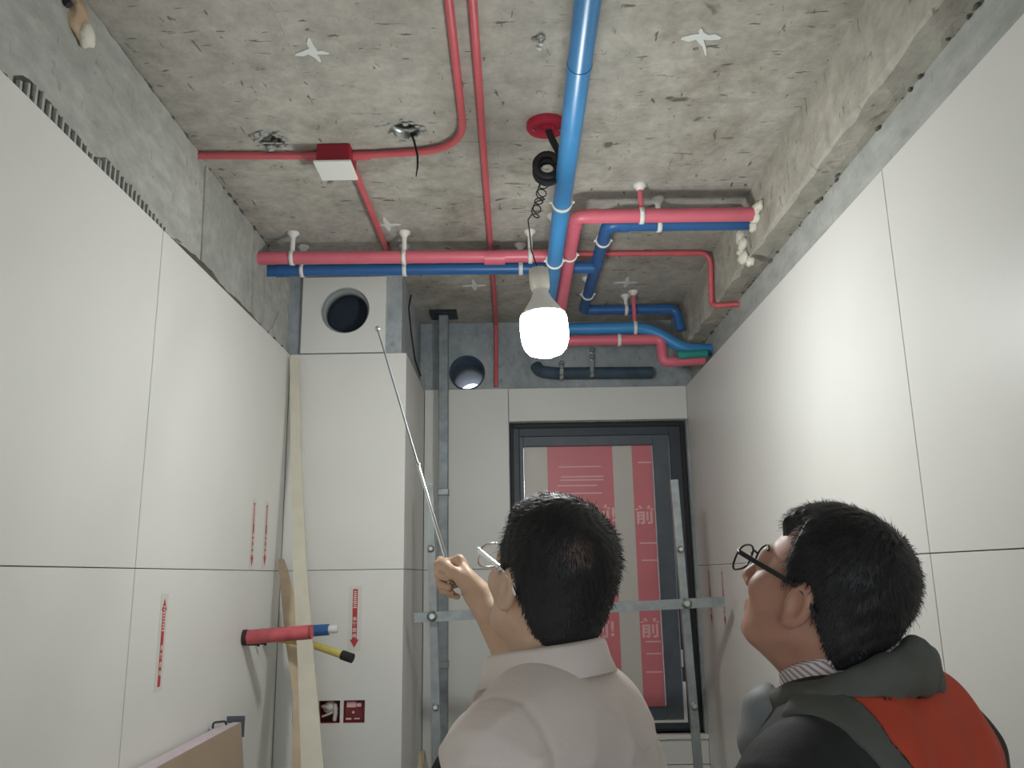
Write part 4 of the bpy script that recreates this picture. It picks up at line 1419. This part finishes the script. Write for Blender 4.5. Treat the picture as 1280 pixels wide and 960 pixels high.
def hand_sdf(P, side, curl, thumb_fwd=True, spread=0.0):
    """wrist at origin, fingers +y, thumb +x, palm +z*side"""
    x, y, z = P[0], P[1], P[2] * side
    P = (x, y, z)
    d = s_ell(P, (0.0, 0.040, 0.002), (0.043, 0.052, 0.017))
    d = smin(d, s_cap(P, (-0.028, 0.078, 0), (0.03, 0.082, 0), 0.012), 0.015)
    d = smin(d, s_ell(P, (0.026, 0.030, 0.012), (0.018, 0.030, 0.014)), 0.014)
    d = smin(d, s_ell(P, (-0.026, 0.030, 0.010), (0.014, 0.032, 0.012)), 0.012)
    d = smin(d, s_cap(P, (0, -0.05, 0), (0, 0.02, 0), 0.026, 0.022), 0.02)
    for k, (fx, L, r) in enumerate(((0.031, (0.043, 0.026, 0.020), 0.0094), (0.0105, (0.046, 0.030, 0.021), 0.0096), (-0.0105, (0.043, 0.028, 0.020), 0.0092), (-0.030, (0.034, 0.021, 0.018), 0.0082))):
        a = 0.0
        p = np.array([fx, 0.083 - 0.004 * (k == 3), 0.0])
        f = None
        for j in range(3):
            a += curl[j]
            q = p + L[j] * np.array([spread * fx * 4, math.cos(a), math.sin(a)])
            c_ = s_cap(P, p, q, r * (1 - 0.07 * j), r * (0.93 - 0.07 * j))
            f = c_ if f is None else smin(f, c_, 0.002)
            p = q
        d = smin(d, f, 0.0035)
    if thumb_fwd:
        pts = [(0.024, 0.018, 0.012), (0.040, 0.050, 0.024), (0.034, 0.082, 0.030), (0.028, 0.108, 0.030)]
    else:
        pts = [(0.024, 0.018, 0.010), (0.048, 0.046, 0.020), (0.052, 0.074, 0.026), (0.048, 0.096, 0.030)]
    t = None
    for j, rr in enumerate((0.015, 0.0115, 0.0105)):
        c_ = s_cap(P, pts[j], pts[j + 1], rr, (0.012, 0.0105, 0.0088)[j])
        t = c_ if t is None else smin(t, c_, 0.004)
    return smin(d, t, 0.006)


def frame_from(yd, xd):
    y_ = Vector(yd).normalized()
    x_ = Vector(xd)
    x_ = (x_ - y_ * x_.dot(y_)).normalized()
    z_ = x_.cross(y_)
    return x_, y_, z_


def torso_sdf(P, sh_l, sh_r, nz=1.385, nr=0.040, sc=0.055):
    """trunk of a standing adult, shoulder joints given"""
    d = s_ell(P, (0, 0.0, 1.235), (0.160, 0.108, 0.185))
    d = smin(d, s_ell(P, (0, 0.012, 1.03), (0.145, 0.110, 0.20)), 0.08)
    d = smin(d, s_ell(P, (0, -0.005, 0.90), (0.158, 0.108, 0.13)), 0.08)
    d = smin(d, s_cap(P, sh_l, (-0.03, -0.018, nz), 0.050, nr), 0.05)
    d = smin(d, s_cap(P, sh_r, (0.03, -0.018, nz), 0.050, nr), 0.05)
    for s_ in (-1, 1):
        d = smin(d, s_ell(P, (s_ * 0.080, -0.050, 1.27), (0.075, sc, 0.11)), 0.06)
    return d


def build_mesh(name, fn, lo, hi, h, material, parent, it=1):
    v, q = surface_net(fn, lo, hi, h)
    if it:
        v = relax(v, q, it, 0.5)
    return np_mesh(name, v, q, material, parent), v, q


def person(label, loc, yaw, head_c, head_yaw, head_pitch, skin, shirt, hand_r, arms, hair_name, whorl_scalp, head_roll=0.0):
    """loc: floor point; yaw: facing left of +Y; head_c in local coordinates;
    arms: (shoulder, elbow, wrist, fingers dir, thumb dir, curl, thumb_fwd) for left and right, local"""
    root = thing('person', label, 'person', loc, None, yaw)
    HM = Matrix.Translation(head_c) @ Matrix.Rotation(head_yaw - yaw, 4, 'Z') @ Matrix.Rotation(head_pitch, 4, 'X') @ Matrix.Rotation(head_roll, 4, 'Y') @ Matrix.Scale(0.95, 4)
    HI = np.array(HM.inverted())
    neck_top = HM @ Vector((0, -0.030, -0.045))
    throat = HM @ Vector((0, 0.018, -0.075))

    limbs = []
    for side, (shd, elb, wr, fd, td, curl, tf) in zip((-1, 1), arms):
        shd, elb, wr = Vector(shd), Vector(elb), Vector(wr)
        hx_, hy_, hz_ = frame_from(fd, td)
        MH = Matrix(((hx_.x, hy_.x, hz_.x, wr.x), (hx_.y, hy_.y, hz_.y, wr.y), (hx_.z, hy_.z, hz_.z, wr.z), (0, 0, 0, 1)))
        limbs.append((side, shd, elb, wr, MH, np.array(MH.inverted()), curl, tf))

    def body(P):
        d = head_sdf(xf(P, HI)) * 0.95
        nk = s_cap(P, (0, -0.022, 1.34), tuple(neck_top), 0.058, 0.052)
        nk = smin(nk, s_cap(P, (0, 0.018, 1.34), tuple(throat), 0.042, 0.036), 0.03)
        d = smin(d, nk, 0.022)
        d = smin(d, s_ell(P, (0, -0.005, 1.26), (0.13, 0.07, 0.11)), 0.03)
        for side, shd, elb, wr, MH, MI, curl, tf in limbs:
            a_ = s_cap(P, (side * 0.06, -0.01, 1.32), tuple(shd), 0.035, 0.040)
            a_ = smin(a_, s_cap(P, tuple(shd), tuple(elb), 0.044, 0.039), 0.01)
            fa_ = s_cap(P, tuple(elb), tuple(elb.lerp(wr, 0.3)), 0.039, 0.041)
            fa_ = smin(fa_, s_cap(P, tuple(elb.lerp(wr, 0.3)), tuple(wr), 0.041, 0.0255), 0.02)
            a_ = smin(a_, fa_, 0.02)
            a_ = smin(a_, hand_sdf(xf(P, MI), side, curl, tf), 0.012)
            d = smin(d, a_, 0.010)
        return d
    allp = [Vector((-0.15, -0.15, 1.14)), Vector((0.15, 0.15, 1.40))]
    for side, shd, elb, wr, MH, MI, curl, tf in limbs:
        allp += [shd, elb, wr] + [MH @ Vector((sx_ * 0.06, yy_, sz_ * 0.05)) for sx_ in (-1, 1) for sz_ in (-1, 1) for yy_ in (0.0, 0.17)]
    allp += [Vector(head_c) + Vector((a_, b_, c_)) for a_ in (-0.12, 0.12) for b_ in (-0.13, 0.13) for c_ in (-0.1, 0.14)]
    lo = [min(p[i] for p in allp) - 0.05 for i in range(3)]
    hi = [max(p[i] for p in allp) + 0.05 for i in range(3)]
    V, Q = surface_net(body, lo, hi, 0.0030 if hand_r else 0.0034)
    V = relax(V, Q, 1, 0.45)
    np_mesh('body', V, Q, skin, root)

    # hair: cap over the skull
    HMn = np.array(HM)

    def hair_line(P):
        """signed: <0 where hair grows (head coordinates)"""
        x, y, z = P
        ax_ = np.abs(x)
        front = (y - (0.066 + 0.45 * (z - 0.06)))   # forehead limit
        temple = np.where(ax_ > 0.045, (y - (0.030 - 0.10 * (0.07 - z))), -1.0)
        side_low = (-0.016 - z) + np.where(y > -0.020, 0.032 - 0.3 * np.minimum(y + 0.02, 0.05), 0.0) - np.where(y < -0.030, np.minimum((-0.030 - y) * 1.35, 0.060), 0)
        return np.maximum(np.maximum(front, temple), side_low)

    def hair(P):
        Q_ = xf(P, HI)
        x, y, z = Q_
        sk = s_ell(Q_, (0, -0.014, 0.030), (0.0735, 0.094, 0.086))
        sk = smin(sk, s_ell(Q_, (0, -0.050, -0.035), (0.056, 0.046, 0.060)), 0.03)
        th = 0.008 + 0.004 * np.clip((z - 0.0) / 0.08, 0, 1) + 0.004 * np.clip(y / 0.06, 0, 1)
        th = th + 0.0014 * np.sin(x * 210 + 9 * np.sin(y * 60)) * np.sin(y * 120 + z * 150 + 3 * np.sin(x * 70))
        d = sk - th
        d = smax(d, hair_line(Q_), 0.006)
        ear = np.minimum(s_ell(Q_, (0.080, -0.006, -0.014), (0.016, 0.024, 0.036)), s_ell(Q_, (-0.080, -0.006, -0.014), (0.016, 0.024, 0.036)))
        return smax(d, -ear, 0.004)
    hv, hq = surface_net(hair, (head_c[0] - 0.16, head_c[1] - 0.16, head_c[2] - 0.16), (head_c[0] + 0.16, head_c[1] + 0.16, head_c[2] + 0.18), 0.003)
    hv = relax(hv, hq, 1, 0.4)
    hob = np_mesh('hair', hv, hq, hair_name, root)
    # strands lying on the cap
    hl = (HI[:3, :3] @ hv.T).T + HI[:3, 3]
    ok = hair_line((hl[:, 0], hl[:, 1], hl[:, 2])) < 0.001
    # outward normal approx from skull centre
    cen = np.array([0, -0.014, 0.02])
    nrm = hl - cen
    nrm /= np.linalg.norm(nrm, axis=1)[:, None]
    outer = s_ell((hl[:, 0], hl[:, 1], hl[:, 2]), (0, -0.014, 0.030), (0.0735, 0.094, 0.086)) > 0.005
    cand = np.nonzero(ok & outer)[0]
    pick = rng.choice(cand, min(6500, len(cand)), replace=False)
    wh = np.array([0.004, -0.055, 0.098])
    sv, sf = [], []
    for i in pick:
        p = hl[i]
        nn_ = nrm[i]
        g = p - wh
        g = g + np.cross(nn_, g) * 0.5
        if p[1] > 0.0 and p[2] > 0.06:
            g = g + np.array([0.05, 0.02, 0.0])
        g = g - nn_ * np.dot(g, nn_)
        gl = np.linalg.norm(g) + 1e-6
        g = g / gl
        if gl < 0.03 and whorl_scalp and rng.random() < 0.6:
            continue
        g = g + rng.normal(0, 0.22, 3)
        L = rng.uniform(0.008, 0.017)
        if p[2] < -0.02:
            L *= 0.6
        w = np.cross(nn_, g)
        w = w / (np.linalg.norm(w) + 1e-9) * 0.00055
        p0 = p - nn_ * 0.001
        p1 = p + g * L * 0.55 + nn_ * 0.0022
        p2 = p + g * L + nn_ * rng.uniform(-0.0005, 0.003)
        b0 = len(sv)
        sv += [p0 - w, p0 + w, p1 + w * 0.8, p1 - w * 0.8, p2]
        sf += [(b0, b0 + 1, b0 + 2, b0 + 3), (b0 + 3, b0 + 2, b0 + 4)]
    sv = np.array(sv)
    sv = (HMn[:3, :3] @ sv.T).T + HMn[:3, 3]
    me = bpy.data.meshes.new('hair_strands')
    me.from_pydata([tuple(x) for x in sv], [], sf)
    so = link_mesh('hair_strands', me, 'hair_strand', hob)
    so['kind'] = 'stuff'

    # eyebrows
    for s_ in (-1, 1):
        pts = [HM @ Vector((s_ * (0.014 + 0.036 * t), 0.0815 - 0.012 * t * t, 0.024 + 0.006 * math.sin(t * 2.4))) for t in (0, 0.33, 0.66, 1)]
        MB().tube([tuple(p) for p in pts], [0.003, 0.004, 0.0035, 0.0015], 8).build('eyebrow', 'hair_strand', root)
        e_ = HM @ Vector((s_ * 0.032, 0.0865, 0.003))
        MB().blob(tuple(e_), (0.0045, 0.0045, 0.0045), 1, 0.0, 0).build('iris', 'shoe_black', root)
    return root, HM, HI


def glasses(root, HM, rim_m, temple_m, label, lens=True):
    g = thing('glasses', label, 'glasses', (0, 0, 0))
    del g['category']
    g.parent = root
    def T(x, y, z):
        return tuple(HM @ Vector((x, y, z)))
    for s_ in (-1, 1):
        ring = []
        for k in range(29):
            a = 2 * math.pi * k / 28
            x_ = 0.034 + 0.0265 * math.copysign(abs(math.cos(a)) ** 0.75, math.cos(a))
            z_ = -0.002 + 0.0195 * math.copysign(abs(math.sin(a)) ** 0.75, math.sin(a))
            ring.append(T(s_ * x_, 0.111 - 0.16 * max(0, x_ - 0.03) , z_))
        MB().tube(ring, 0.0014, 8, cap=False).build('rim', rim_m, g)
        c_ = T(s_ * 0.034, 0.1105, -0.002)
        vs_ = [c_] + ring[:-1]
        MB().add(vs_, [(0, k + 1, (k + 1) % 28 + 1) for k in range(28)], True).build('lens', 'lens_glass', g)
        MB().tube([T(s_ * 0.059, 0.107, 0.010), T(s_ * 0.069, 0.098, 0.011)], 0.0022, 8).build('hinge', rim_m, g)
        b_ = MB()
        pts = [(s_ * 0.068, 0.100, 0.011), (s_ * 0.074, 0.060, 0.011), (s_ * 0.079, 0.015, 0.011), (s_ * 0.081, -0.012, 0.008), (s_ * 0.079, -0.036, -0.012)]
        for i in range(len(pts) - 1):
            b_.beam(T(*pts[i]), T(*pts[i + 1]), 0.0022, 0.0062 if i < 2 else 0.0045, tuple(HM.to_3x3() @ Vector((0, 0, 1))))
        b_.build('temple', temple_m, g)
    MB().tube([T(-0.009, 0.112, 0.003), T(0, 0.114, 0.007), T(0.009, 0.112, 0.003)], 0.0015, 8).build('bridge', rim_m, g)
    return g


def collar(root, name, m, cx, cy, rx, ry, z_back, z_front, leaf, flare, tip_l, tip_r, tilt_x=0.0, a_max=168, th=0.0022, stand=0.035):
    """folded shirt collar: stand band plus a leaf turned down, open at the front"""
    n_ = 56
    rows = 7
    vs_ = []
    acr = []
    for k in range(n_ + 1):
        a = math.radians(-a_max + 2 * a_max * k / n_)
        f = abs(a) / math.radians(a_max)
        zt_ = z_back + (z_front - z_back) * f ** 1.4 + tilt_x * math.sin(a)
        d = Vector((math.sin(a), -math.cos(a), 0))
        tip = (tip_l if a < 0 else tip_r) * max(0, (f - 0.72) / 0.28) ** 2
        prof = [(0.0, -stand), (0.001, -stand * 0.4), (0.0015, 0.0), (0.005, 0.003), (0.008, -0.002), (flare * 0.6, -leaf * 0.5 - tip * 0.5), (flare + tip * 0.35, -leaf - tip)]
        for j, (o_, dz) in enumerate(prof):
            vs_.append(Vector((cx + d.x * (rx + o_), cy + d.y * (ry + o_) , zt_ + dz)))
            acr.append(j / 6 + f * 2)
    fs_ = []
    for k in range(n_):
        for j in range(rows - 1):
            fs_.append((k * rows + j, k * rows + j + 1, (k + 1) * rows + j + 1, (k + 1) * rows + j))
    me = bpy.data.meshes.new(name)
    me.from_pydata([tuple(v) for v in vs_], [], fs_)
    me.polygons.foreach_set('use_smooth', [True] * len(fs_))
    at_ = me.attributes.new('across', 'FLOAT', 'POINT')
    at_.data.foreach_set('value', np.array(acr, np.float32))
    o = link_mesh(name, me, m, root)
    md = o.modifiers.new('s', 'SOLIDIFY')
    md.thickness = th
    md.offset = 0
    return o


def lower_body(root, z_top=0.98):
    def tr_(P):
        d = s_ell(P, (0, -0.005, 0.90), (0.170, 0.120, 0.12))
        d = np.maximum(d, P[2] - z_top)
        for s_ in (-1, 1):
            l = s_cap(P, (s_ * 0.085, 0.0, 0.86), (s_ * 0.092, 0.012, 0.48), 0.092, 0.070)
            l = smin(l, s_cap(P, (s_ * 0.092, 0.012, 0.48), (s_ * 0.096, -0.012, 0.08), 0.068, 0.060), 0.03)
            l = np.maximum(l, 0.035 - P[2])
            d = smin(d, l, 0.02)
        return d + 0.003 * np.sin(P[2] * 40 + P[0] * 20) * np.sin(P[1] * 30)
    build_mesh('trousers', tr_, (-0.22, -0.16, 0.0), (0.22, 0.17, 1.02), 0.009, 'trouser_dark', root, 1)
    for s_ in (-1, 1):
        def sh(P):
            d = s_ell(P, (s_ * 0.10, 0.06, 0.032), (0.046, 0.135, 0.040))
            d = smin(d, s_ell(P, (s_ * 0.098, -0.02, 0.06), (0.042, 0.06, 0.055)), 0.03)
            return np.maximum(d, -P[2] + 0.001)
        build_mesh('shoe', sh, (s_ * 0.10 - 0.07, -0.12, -0.01), (s_ * 0.10 + 0.07, 0.22, 0.13), 0.007, 'shoe_black', root, 1)


def to_local(p, loc, yaw):
    p = Vector(p) - Vector(loc)
    return Matrix.Rotation(-yaw, 3, 'Z') @ p


def dir_local(d, yaw):
    return Matrix.Rotation(-yaw, 3, 'Z') @ Vector(d)


hair_mat('hair_strand')

# ---- man in the white shirt, pointing
M1 = Vector((0.048, 1.22, 0))
Y1 = math.radians(57)
wr1 = to_local(at(601, 747, Y=1.64), M1, Y1)
el1 = to_local(at(688, 900, Y=1.56), M1, Y1)
sh1 = Vector((0.138, 0.035, 1.372))
fd1 = dir_local((-0.48, 0.62, 0.62), Y1)
td1 = dir_local((-0.30, -0.45, 0.84), Y1)
HCURL = (1.25, 1.55, 0.9)
shl1 = Vector((-0.148, -0.012, 1.335))
arms1 = [(shl1, Vector((-0.215, -0.03, 1.09)), Vector((-0.215, 0.05, 0.86)), (0, 0.25, -1), (0.35, 1, 0.2), (0.35, 0.45, 0.3), False),
         (sh1, el1, wr1, fd1, td1, HCURL, True)]
H1C = (0.0, 0.0, EYE - 0.004)
hd1 = Matrix.Translation(H1C) @ Matrix.Rotation(math.radians(34) - Y1, 4, 'Z') @ Matrix.Rotation(math.radians(20), 4, 'X')
hair_mat('hair_whorl', tuple(hd1 @ Vector((-0.030, -0.092, 0.066))))
p1, HM1, HI1 = person('man in white shirt seen from behind pointing upward with a rod', tuple(M1), Y1, H1C, math.radians(34), math.radians(20), 'skin_pale', 'shirt_white', True, arms1, 'hair_whorl', True)
glasses(p1, HM1, 'chrome', 'chrome', 'shiny metal rimmed glasses')


def shirt1(P):
    x, y, z = P
    d = torso_sdf(P, tuple(shl1), tuple(sh1), 1.39, 0.042, 0.046) - 0.012
    sl = s_cap(P, tuple(shl1 + Vector((0.01, 0, -0.01))), (-0.213, -0.03, 1.10), 0.062, 0.064)
    sl = np.maximum(sl, 1.12 - z)
    sr = s_cap(P, tuple(sh1), tuple(sh1.lerp(el1, 0.8)), 0.062, 0.066)
    d = smin(d, sl, 0.025)
    d = smin(d, sr, 0.025)
    # folds
    def fold(t, sharp=2.0):
        return (1 - np.abs(np.sin(t))) ** sharp
    w1 = -0.009 * fold(34 * (z * 0.62 + x * 0.78) + 1.6 * np.sin(9 * x + 7 * z), 1.6) * np.exp(-((z - 1.30) / 0.075) ** 2)
    w2 = -0.007 * fold(40 * (x * 0.9 - z * 0.5) + 1.5 * np.sin(13 * z + 4 * x), 1.8) * np.clip((1.40 - z) * 7, 0, 1)
    w3 = -0.004 * fold(34 * (z * 0.9 + y * 0.6) + 2 * np.sin(10 * y), 2.0) * np.exp(-((np.abs(x) - 0.17) / 0.04) ** 2)
    d = d + w1 + w2 + w3
    # yoke seam and armhole seams
    d = d + np.where(y < 0.03, 0.0022 * np.exp(-((z - 1.315 - 0.10 * np.abs(x)) / 0.004) ** 2), 0)
    d = d + 0.0025 * np.exp(-((np.abs(x) - 0.150 - 0.10 * (1.38 - z)) / 0.005) ** 2) * np.clip((z - 1.2) * 20, 0, 1)
    nk = s_cap(P, (0, -0.008, 1.36), (0, -0.008, 1.60), 0.058)
    d = smax(d, -nk, 0.006)
    return np.maximum(d, 0.92 - z)


build_mesh('shirt', shirt1, (-0.32, -0.20, 0.90), (0.36, 0.36, 1.50), 0.0042, 'shirt_white', p1, 1)
collar(p1, 'shirt_collar', 'shirt_white', 0, 0.008, 0.066, 0.080, 1.462, 1.428, 0.040, 0.022, 0.040, 0.030, stand=0.06)
lower_body(p1)
# telescopic pointer held in the fist
tipw = at(472, 411, Y=2.02)
hx1, hy1, hz1 = frame_from(fd1, td1)
MH1 = Matrix(((hx1.x, hy1.x, hz1.x, wr1.x), (hx1.y, hy1.y, hz1.y, wr1.y), (hx1.z, hy1.z, hz1.z, wr1.z), (0, 0, 0, 1)))
W1 = Matrix.Translation(M1) @ Matrix.Rotation(Y1, 4, 'Z')
grip = W1 @ (MH1 @ Vector((0.028, 0.098, 0.020)))
back = grip + (grip - tipw).normalized() * 0.055
rod = thing('pointer_rod', 'slim telescopic metal rod in the raised hand', 'pointer', tuple(back))
dr = (tipw - back)
mid = at(536, 603, Y=grip.y + (tipw.y - grip.y) * 0.3)
q1 = back.lerp(tipw, 0.22)
q2 = back.lerp(tipw, 0.40)
part(MB().tube([back, q1], 0.0042, 12), 'handle_tube', 'chrome', rod)
part(MB().tube([q1, q2], 0.0031, 12), 'middle_tube', 'chrome', rod)
part(MB().tube([q2, tipw], 0.0024, 12), 'end_tube', 'post_metal', rod)
part(MB().blob(q2, (0.0055, 0.0055, 0.0055), 2, 0.0, 1), 'joint_ring', 'bolt_metal', rod)
part(MB().blob(tipw, (0.0075, 0.0075, 0.0075), 2, 0.0, 1), 'tip_knob', 'bolt_metal', rod)

# ---- man in the dark and orange jacket, looking up
M2 = Vector((0.446, 1.165, 0))
Y2 = math.radians(39)
H2C = (-0.054, 0.0, EYE - 0.028)
sh2l, sh2r = Vector((-0.150, -0.012, 1.285)), Vector((0.178, -0.012, 1.300))
arms2 = [(sh2l, Vector((-0.225, -0.03, 1.08)), Vector((-0.21, 0.06, 0.85)), (0, 0.25, -1), (0.35, 1, 0.2), (0.35, 0.45, 0.3), False),
         (sh2r, Vector((0.255, -0.03, 1.06)), Vector((0.23, 0.06, 0.84)), (0, 0.25, -1), (-0.35, 1, 0.2), (0.35, 0.45, 0.3), False)]
hair_mat('hair_plain')
p2, HM2, HI2 = person('man in dark jacket with orange back panel looking up to the left', tuple(M2), Y2, H2C, math.radians(45), math.radians(28), 'skin', 'shirt_stripe', False, arms2, 'hair_plain', False)
glasses(p2, HM2, 'lens_rim', 'black_plastic', 'dark rimmed glasses with black temples')


def shirt2(P):
    x, y, z = P
    d = torso_sdf(P, tuple(sh2l), tuple(sh2r), 1.352, 0.034) - 0.006
    nk = s_cap(P, (0, -0.020, 1.36), (0, -0.020, 1.60), 0.066)
    d = smax(d, -nk, 0.006)
    return np.maximum(d, 0.95 - z)


so_, sv_, sq_ = build_mesh('shirt', shirt2, (-0.26, -0.18, 0.93), (0.26, 0.18, 1.48), 0.008, 'shirt_stripe', p2, 1)
at_ = so_.data.attributes.new('across', 'FLOAT', 'POINT')
at_.data.foreach_set('value', (sv_[:, 0] * 9).astype(np.float32))
collar(p2, 'shirt_collar', 'shirt_stripe', -0.020, -0.002, 0.072, 0.078, 1.462, 1.402, 0.040, 0.012, 0.03, 0.03, stand=0.06)


def jacket(P):
    x, y, z = P
    d = torso_sdf(P, tuple(sh2l), tuple(sh2r), 1.352, 0.034, 0.048) - 0.022
    for s_, sd in ((-1, sh2l), (1, sh2r)):
        ex = 0.228 if s_ < 0 else 0.257
        sl = s_cap(P, tuple(sd), (s_ * ex, -0.03, 1.07), 0.072 if s_ < 0 else 0.078, 0.072)
        sl = smin(sl, s_cap(P, (s_ * ex, -0.03, 1.07), (s_ * (ex - 0.02), 0.05, 0.87), 0.072, 0.055), 0.02)
        d = smin(d, sl, 0.03)
    w0 = -0.007 * (1 - np.abs(np.sin(30 * (z * 0.6 + x * 0.8) + 1.5 * np.sin(8 * x + 6 * z)))) ** 2.2 * np.clip((1.38 - z) * 9, 0, 1)
    d = d + w0
    w1 = 0.004 * np.sin(38 * (z * 0.7 - x * 0.5) + 4 * np.sin(9 * x + 8 * z)) * np.clip((1.42 - z) * 7, 0, 1)
    w2 = 0.003 * np.sin(70 * (x + z * 0.4) + 4 * np.sin(12 * z))
    d = d + (w1 + w2) * 0.7
    d = d + 0.003 * np.exp(-((np.abs(x) - 0.155 - 0.10 * (1.38 - z)) / 0.006) ** 2) * np.clip((z - 1.2) * 20, 0, 1)
    nk = s_cap(P, (0, -0.010, 1.30), (0, -0.018, 1.60), 0.082, 0.092)
    d = smax(d, -nk, 0.008)
    # open front
    op = np.maximum(np.abs(x) - (0.035 + 0.16 * np.clip(z - 1.15, 0, 1)), 0.045 - y)
    d = smax(d, -op, 0.006)
    return np.maximum(d, 0.84 - z)


jv, jq = surface_net(jacket, (-0.36, -0.22, 0.80), (0.38, 0.22, 1.50), 0.0062)
jv = relax(jv, jq, 1, 0.5)
np_mesh('jacket_body', jv, jq, 'jacket_black', p2)


def back_panel(P):
    j = jacket(P)
    x, y, z = P
    edge = -0.118 + 0.42 * np.clip(1.36 - z, 0, 1) + 0.10 * np.clip(1.36 - z, 0, 1) ** 2
    reg = np.maximum(np.maximum(edge - x, x - 0.152 - 0.05 * (1.38 - z)), np.maximum(y - 0.010, 1.02 - z))
    reg = np.maximum(reg, np.where((x < -0.085) & (z > 1.355), 0.118 - np.sqrt((x + 0.018) ** 2 + (y - 0.002) ** 2), -1.0))
    return np.maximum(np.maximum(j - 0.0025, -(j + 0.006)), reg)


def seam_band(P):
    j = jacket(P)
    x, y, z = P
    edge = -0.118 + 0.42 * np.clip(1.36 - z, 0, 1) + 0.10 * np.clip(1.36 - z, 0, 1) ** 2
    reg = np.maximum(np.maximum(edge - 0.034 - x, x - edge + 0.001), np.maximum(y - 0.012, 1.02 - z))
    return np.maximum(np.maximum(j - 0.0035, -(j + 0.006)), reg)


build_mesh('jacket_back_panel', back_panel, (-0.20, -0.22, 1.0), (0.24, 0.04, 1.48), 0.0042, 'jacket_orange', p2, 1)
build_mesh('jacket_seam_band', seam_band, (-0.20, -0.22, 1.0), (0.14, 0.04, 1.48), 0.0042, 'jacket_olive', p2, 1)


# stand-up jacket collar: thick rolled band falling into the lapels
def jcollar(P):
    d = None
    pts = []
    for k in range(19):
        a = math.radians(-150 + 300 * k / 18)
        f = abs(a) / math.radians(150)
        pts.append((-0.018 + 0.098 * math.sin(a) * (1 - 0.05 * f), 0.002 - 0.100 * math.cos(a), 1.432 - 0.095 * f ** 1.3))
    for a_, b_ in zip(pts[:-1], pts[1:]):
        c_ = s_cap((P[0], P[1], P[2] * 0.62), (a_[0], a_[1], a_[2] * 0.62), (b_[0], b_[1], b_[2] * 0.62), 0.020)
        d = c_ if d is None else smin(d, c_, 0.004)
    for s_ in (0, -1):
        q_ = pts[s_]
        sg = math.copysign(1, q_[0])
        d = smin(d, s_cap(P, q_, (sg * 0.070 - 0.01, 0.118, 1.25), 0.022, 0.016), 0.02)
    return d + 0.002 * np.sin(P[2] * 130 + 5 * np.sin(P[0] * 40)) + 0.002 * np.sin(P[0] * 90 + P[1] * 60)


build_mesh('jacket_collar', jcollar, (-0.16, -0.16, 1.18), (0.16, 0.16, 1.50), 0.005, 'jacket_olive', p2, 1)


def lining(P):
    x, y, z = P
    j = s_ell(P, (-0.088, 0.062, 1.335), (0.050, 0.050, 0.075))
    k = s_ell(P, (-0.080, 0.050, 1.335), (0.046, 0.050, 0.073))
    return smax(j, -k, 0.003) + 0.002 * np.sin(z * 110 + 30 * x)


build_mesh('jacket_lining', lining, (-0.16, -0.01, 1.24), (-0.01, 0.13, 1.43), 0.003, 'jacket_lining', p2, 1)
lower_body(p2, 0.95)
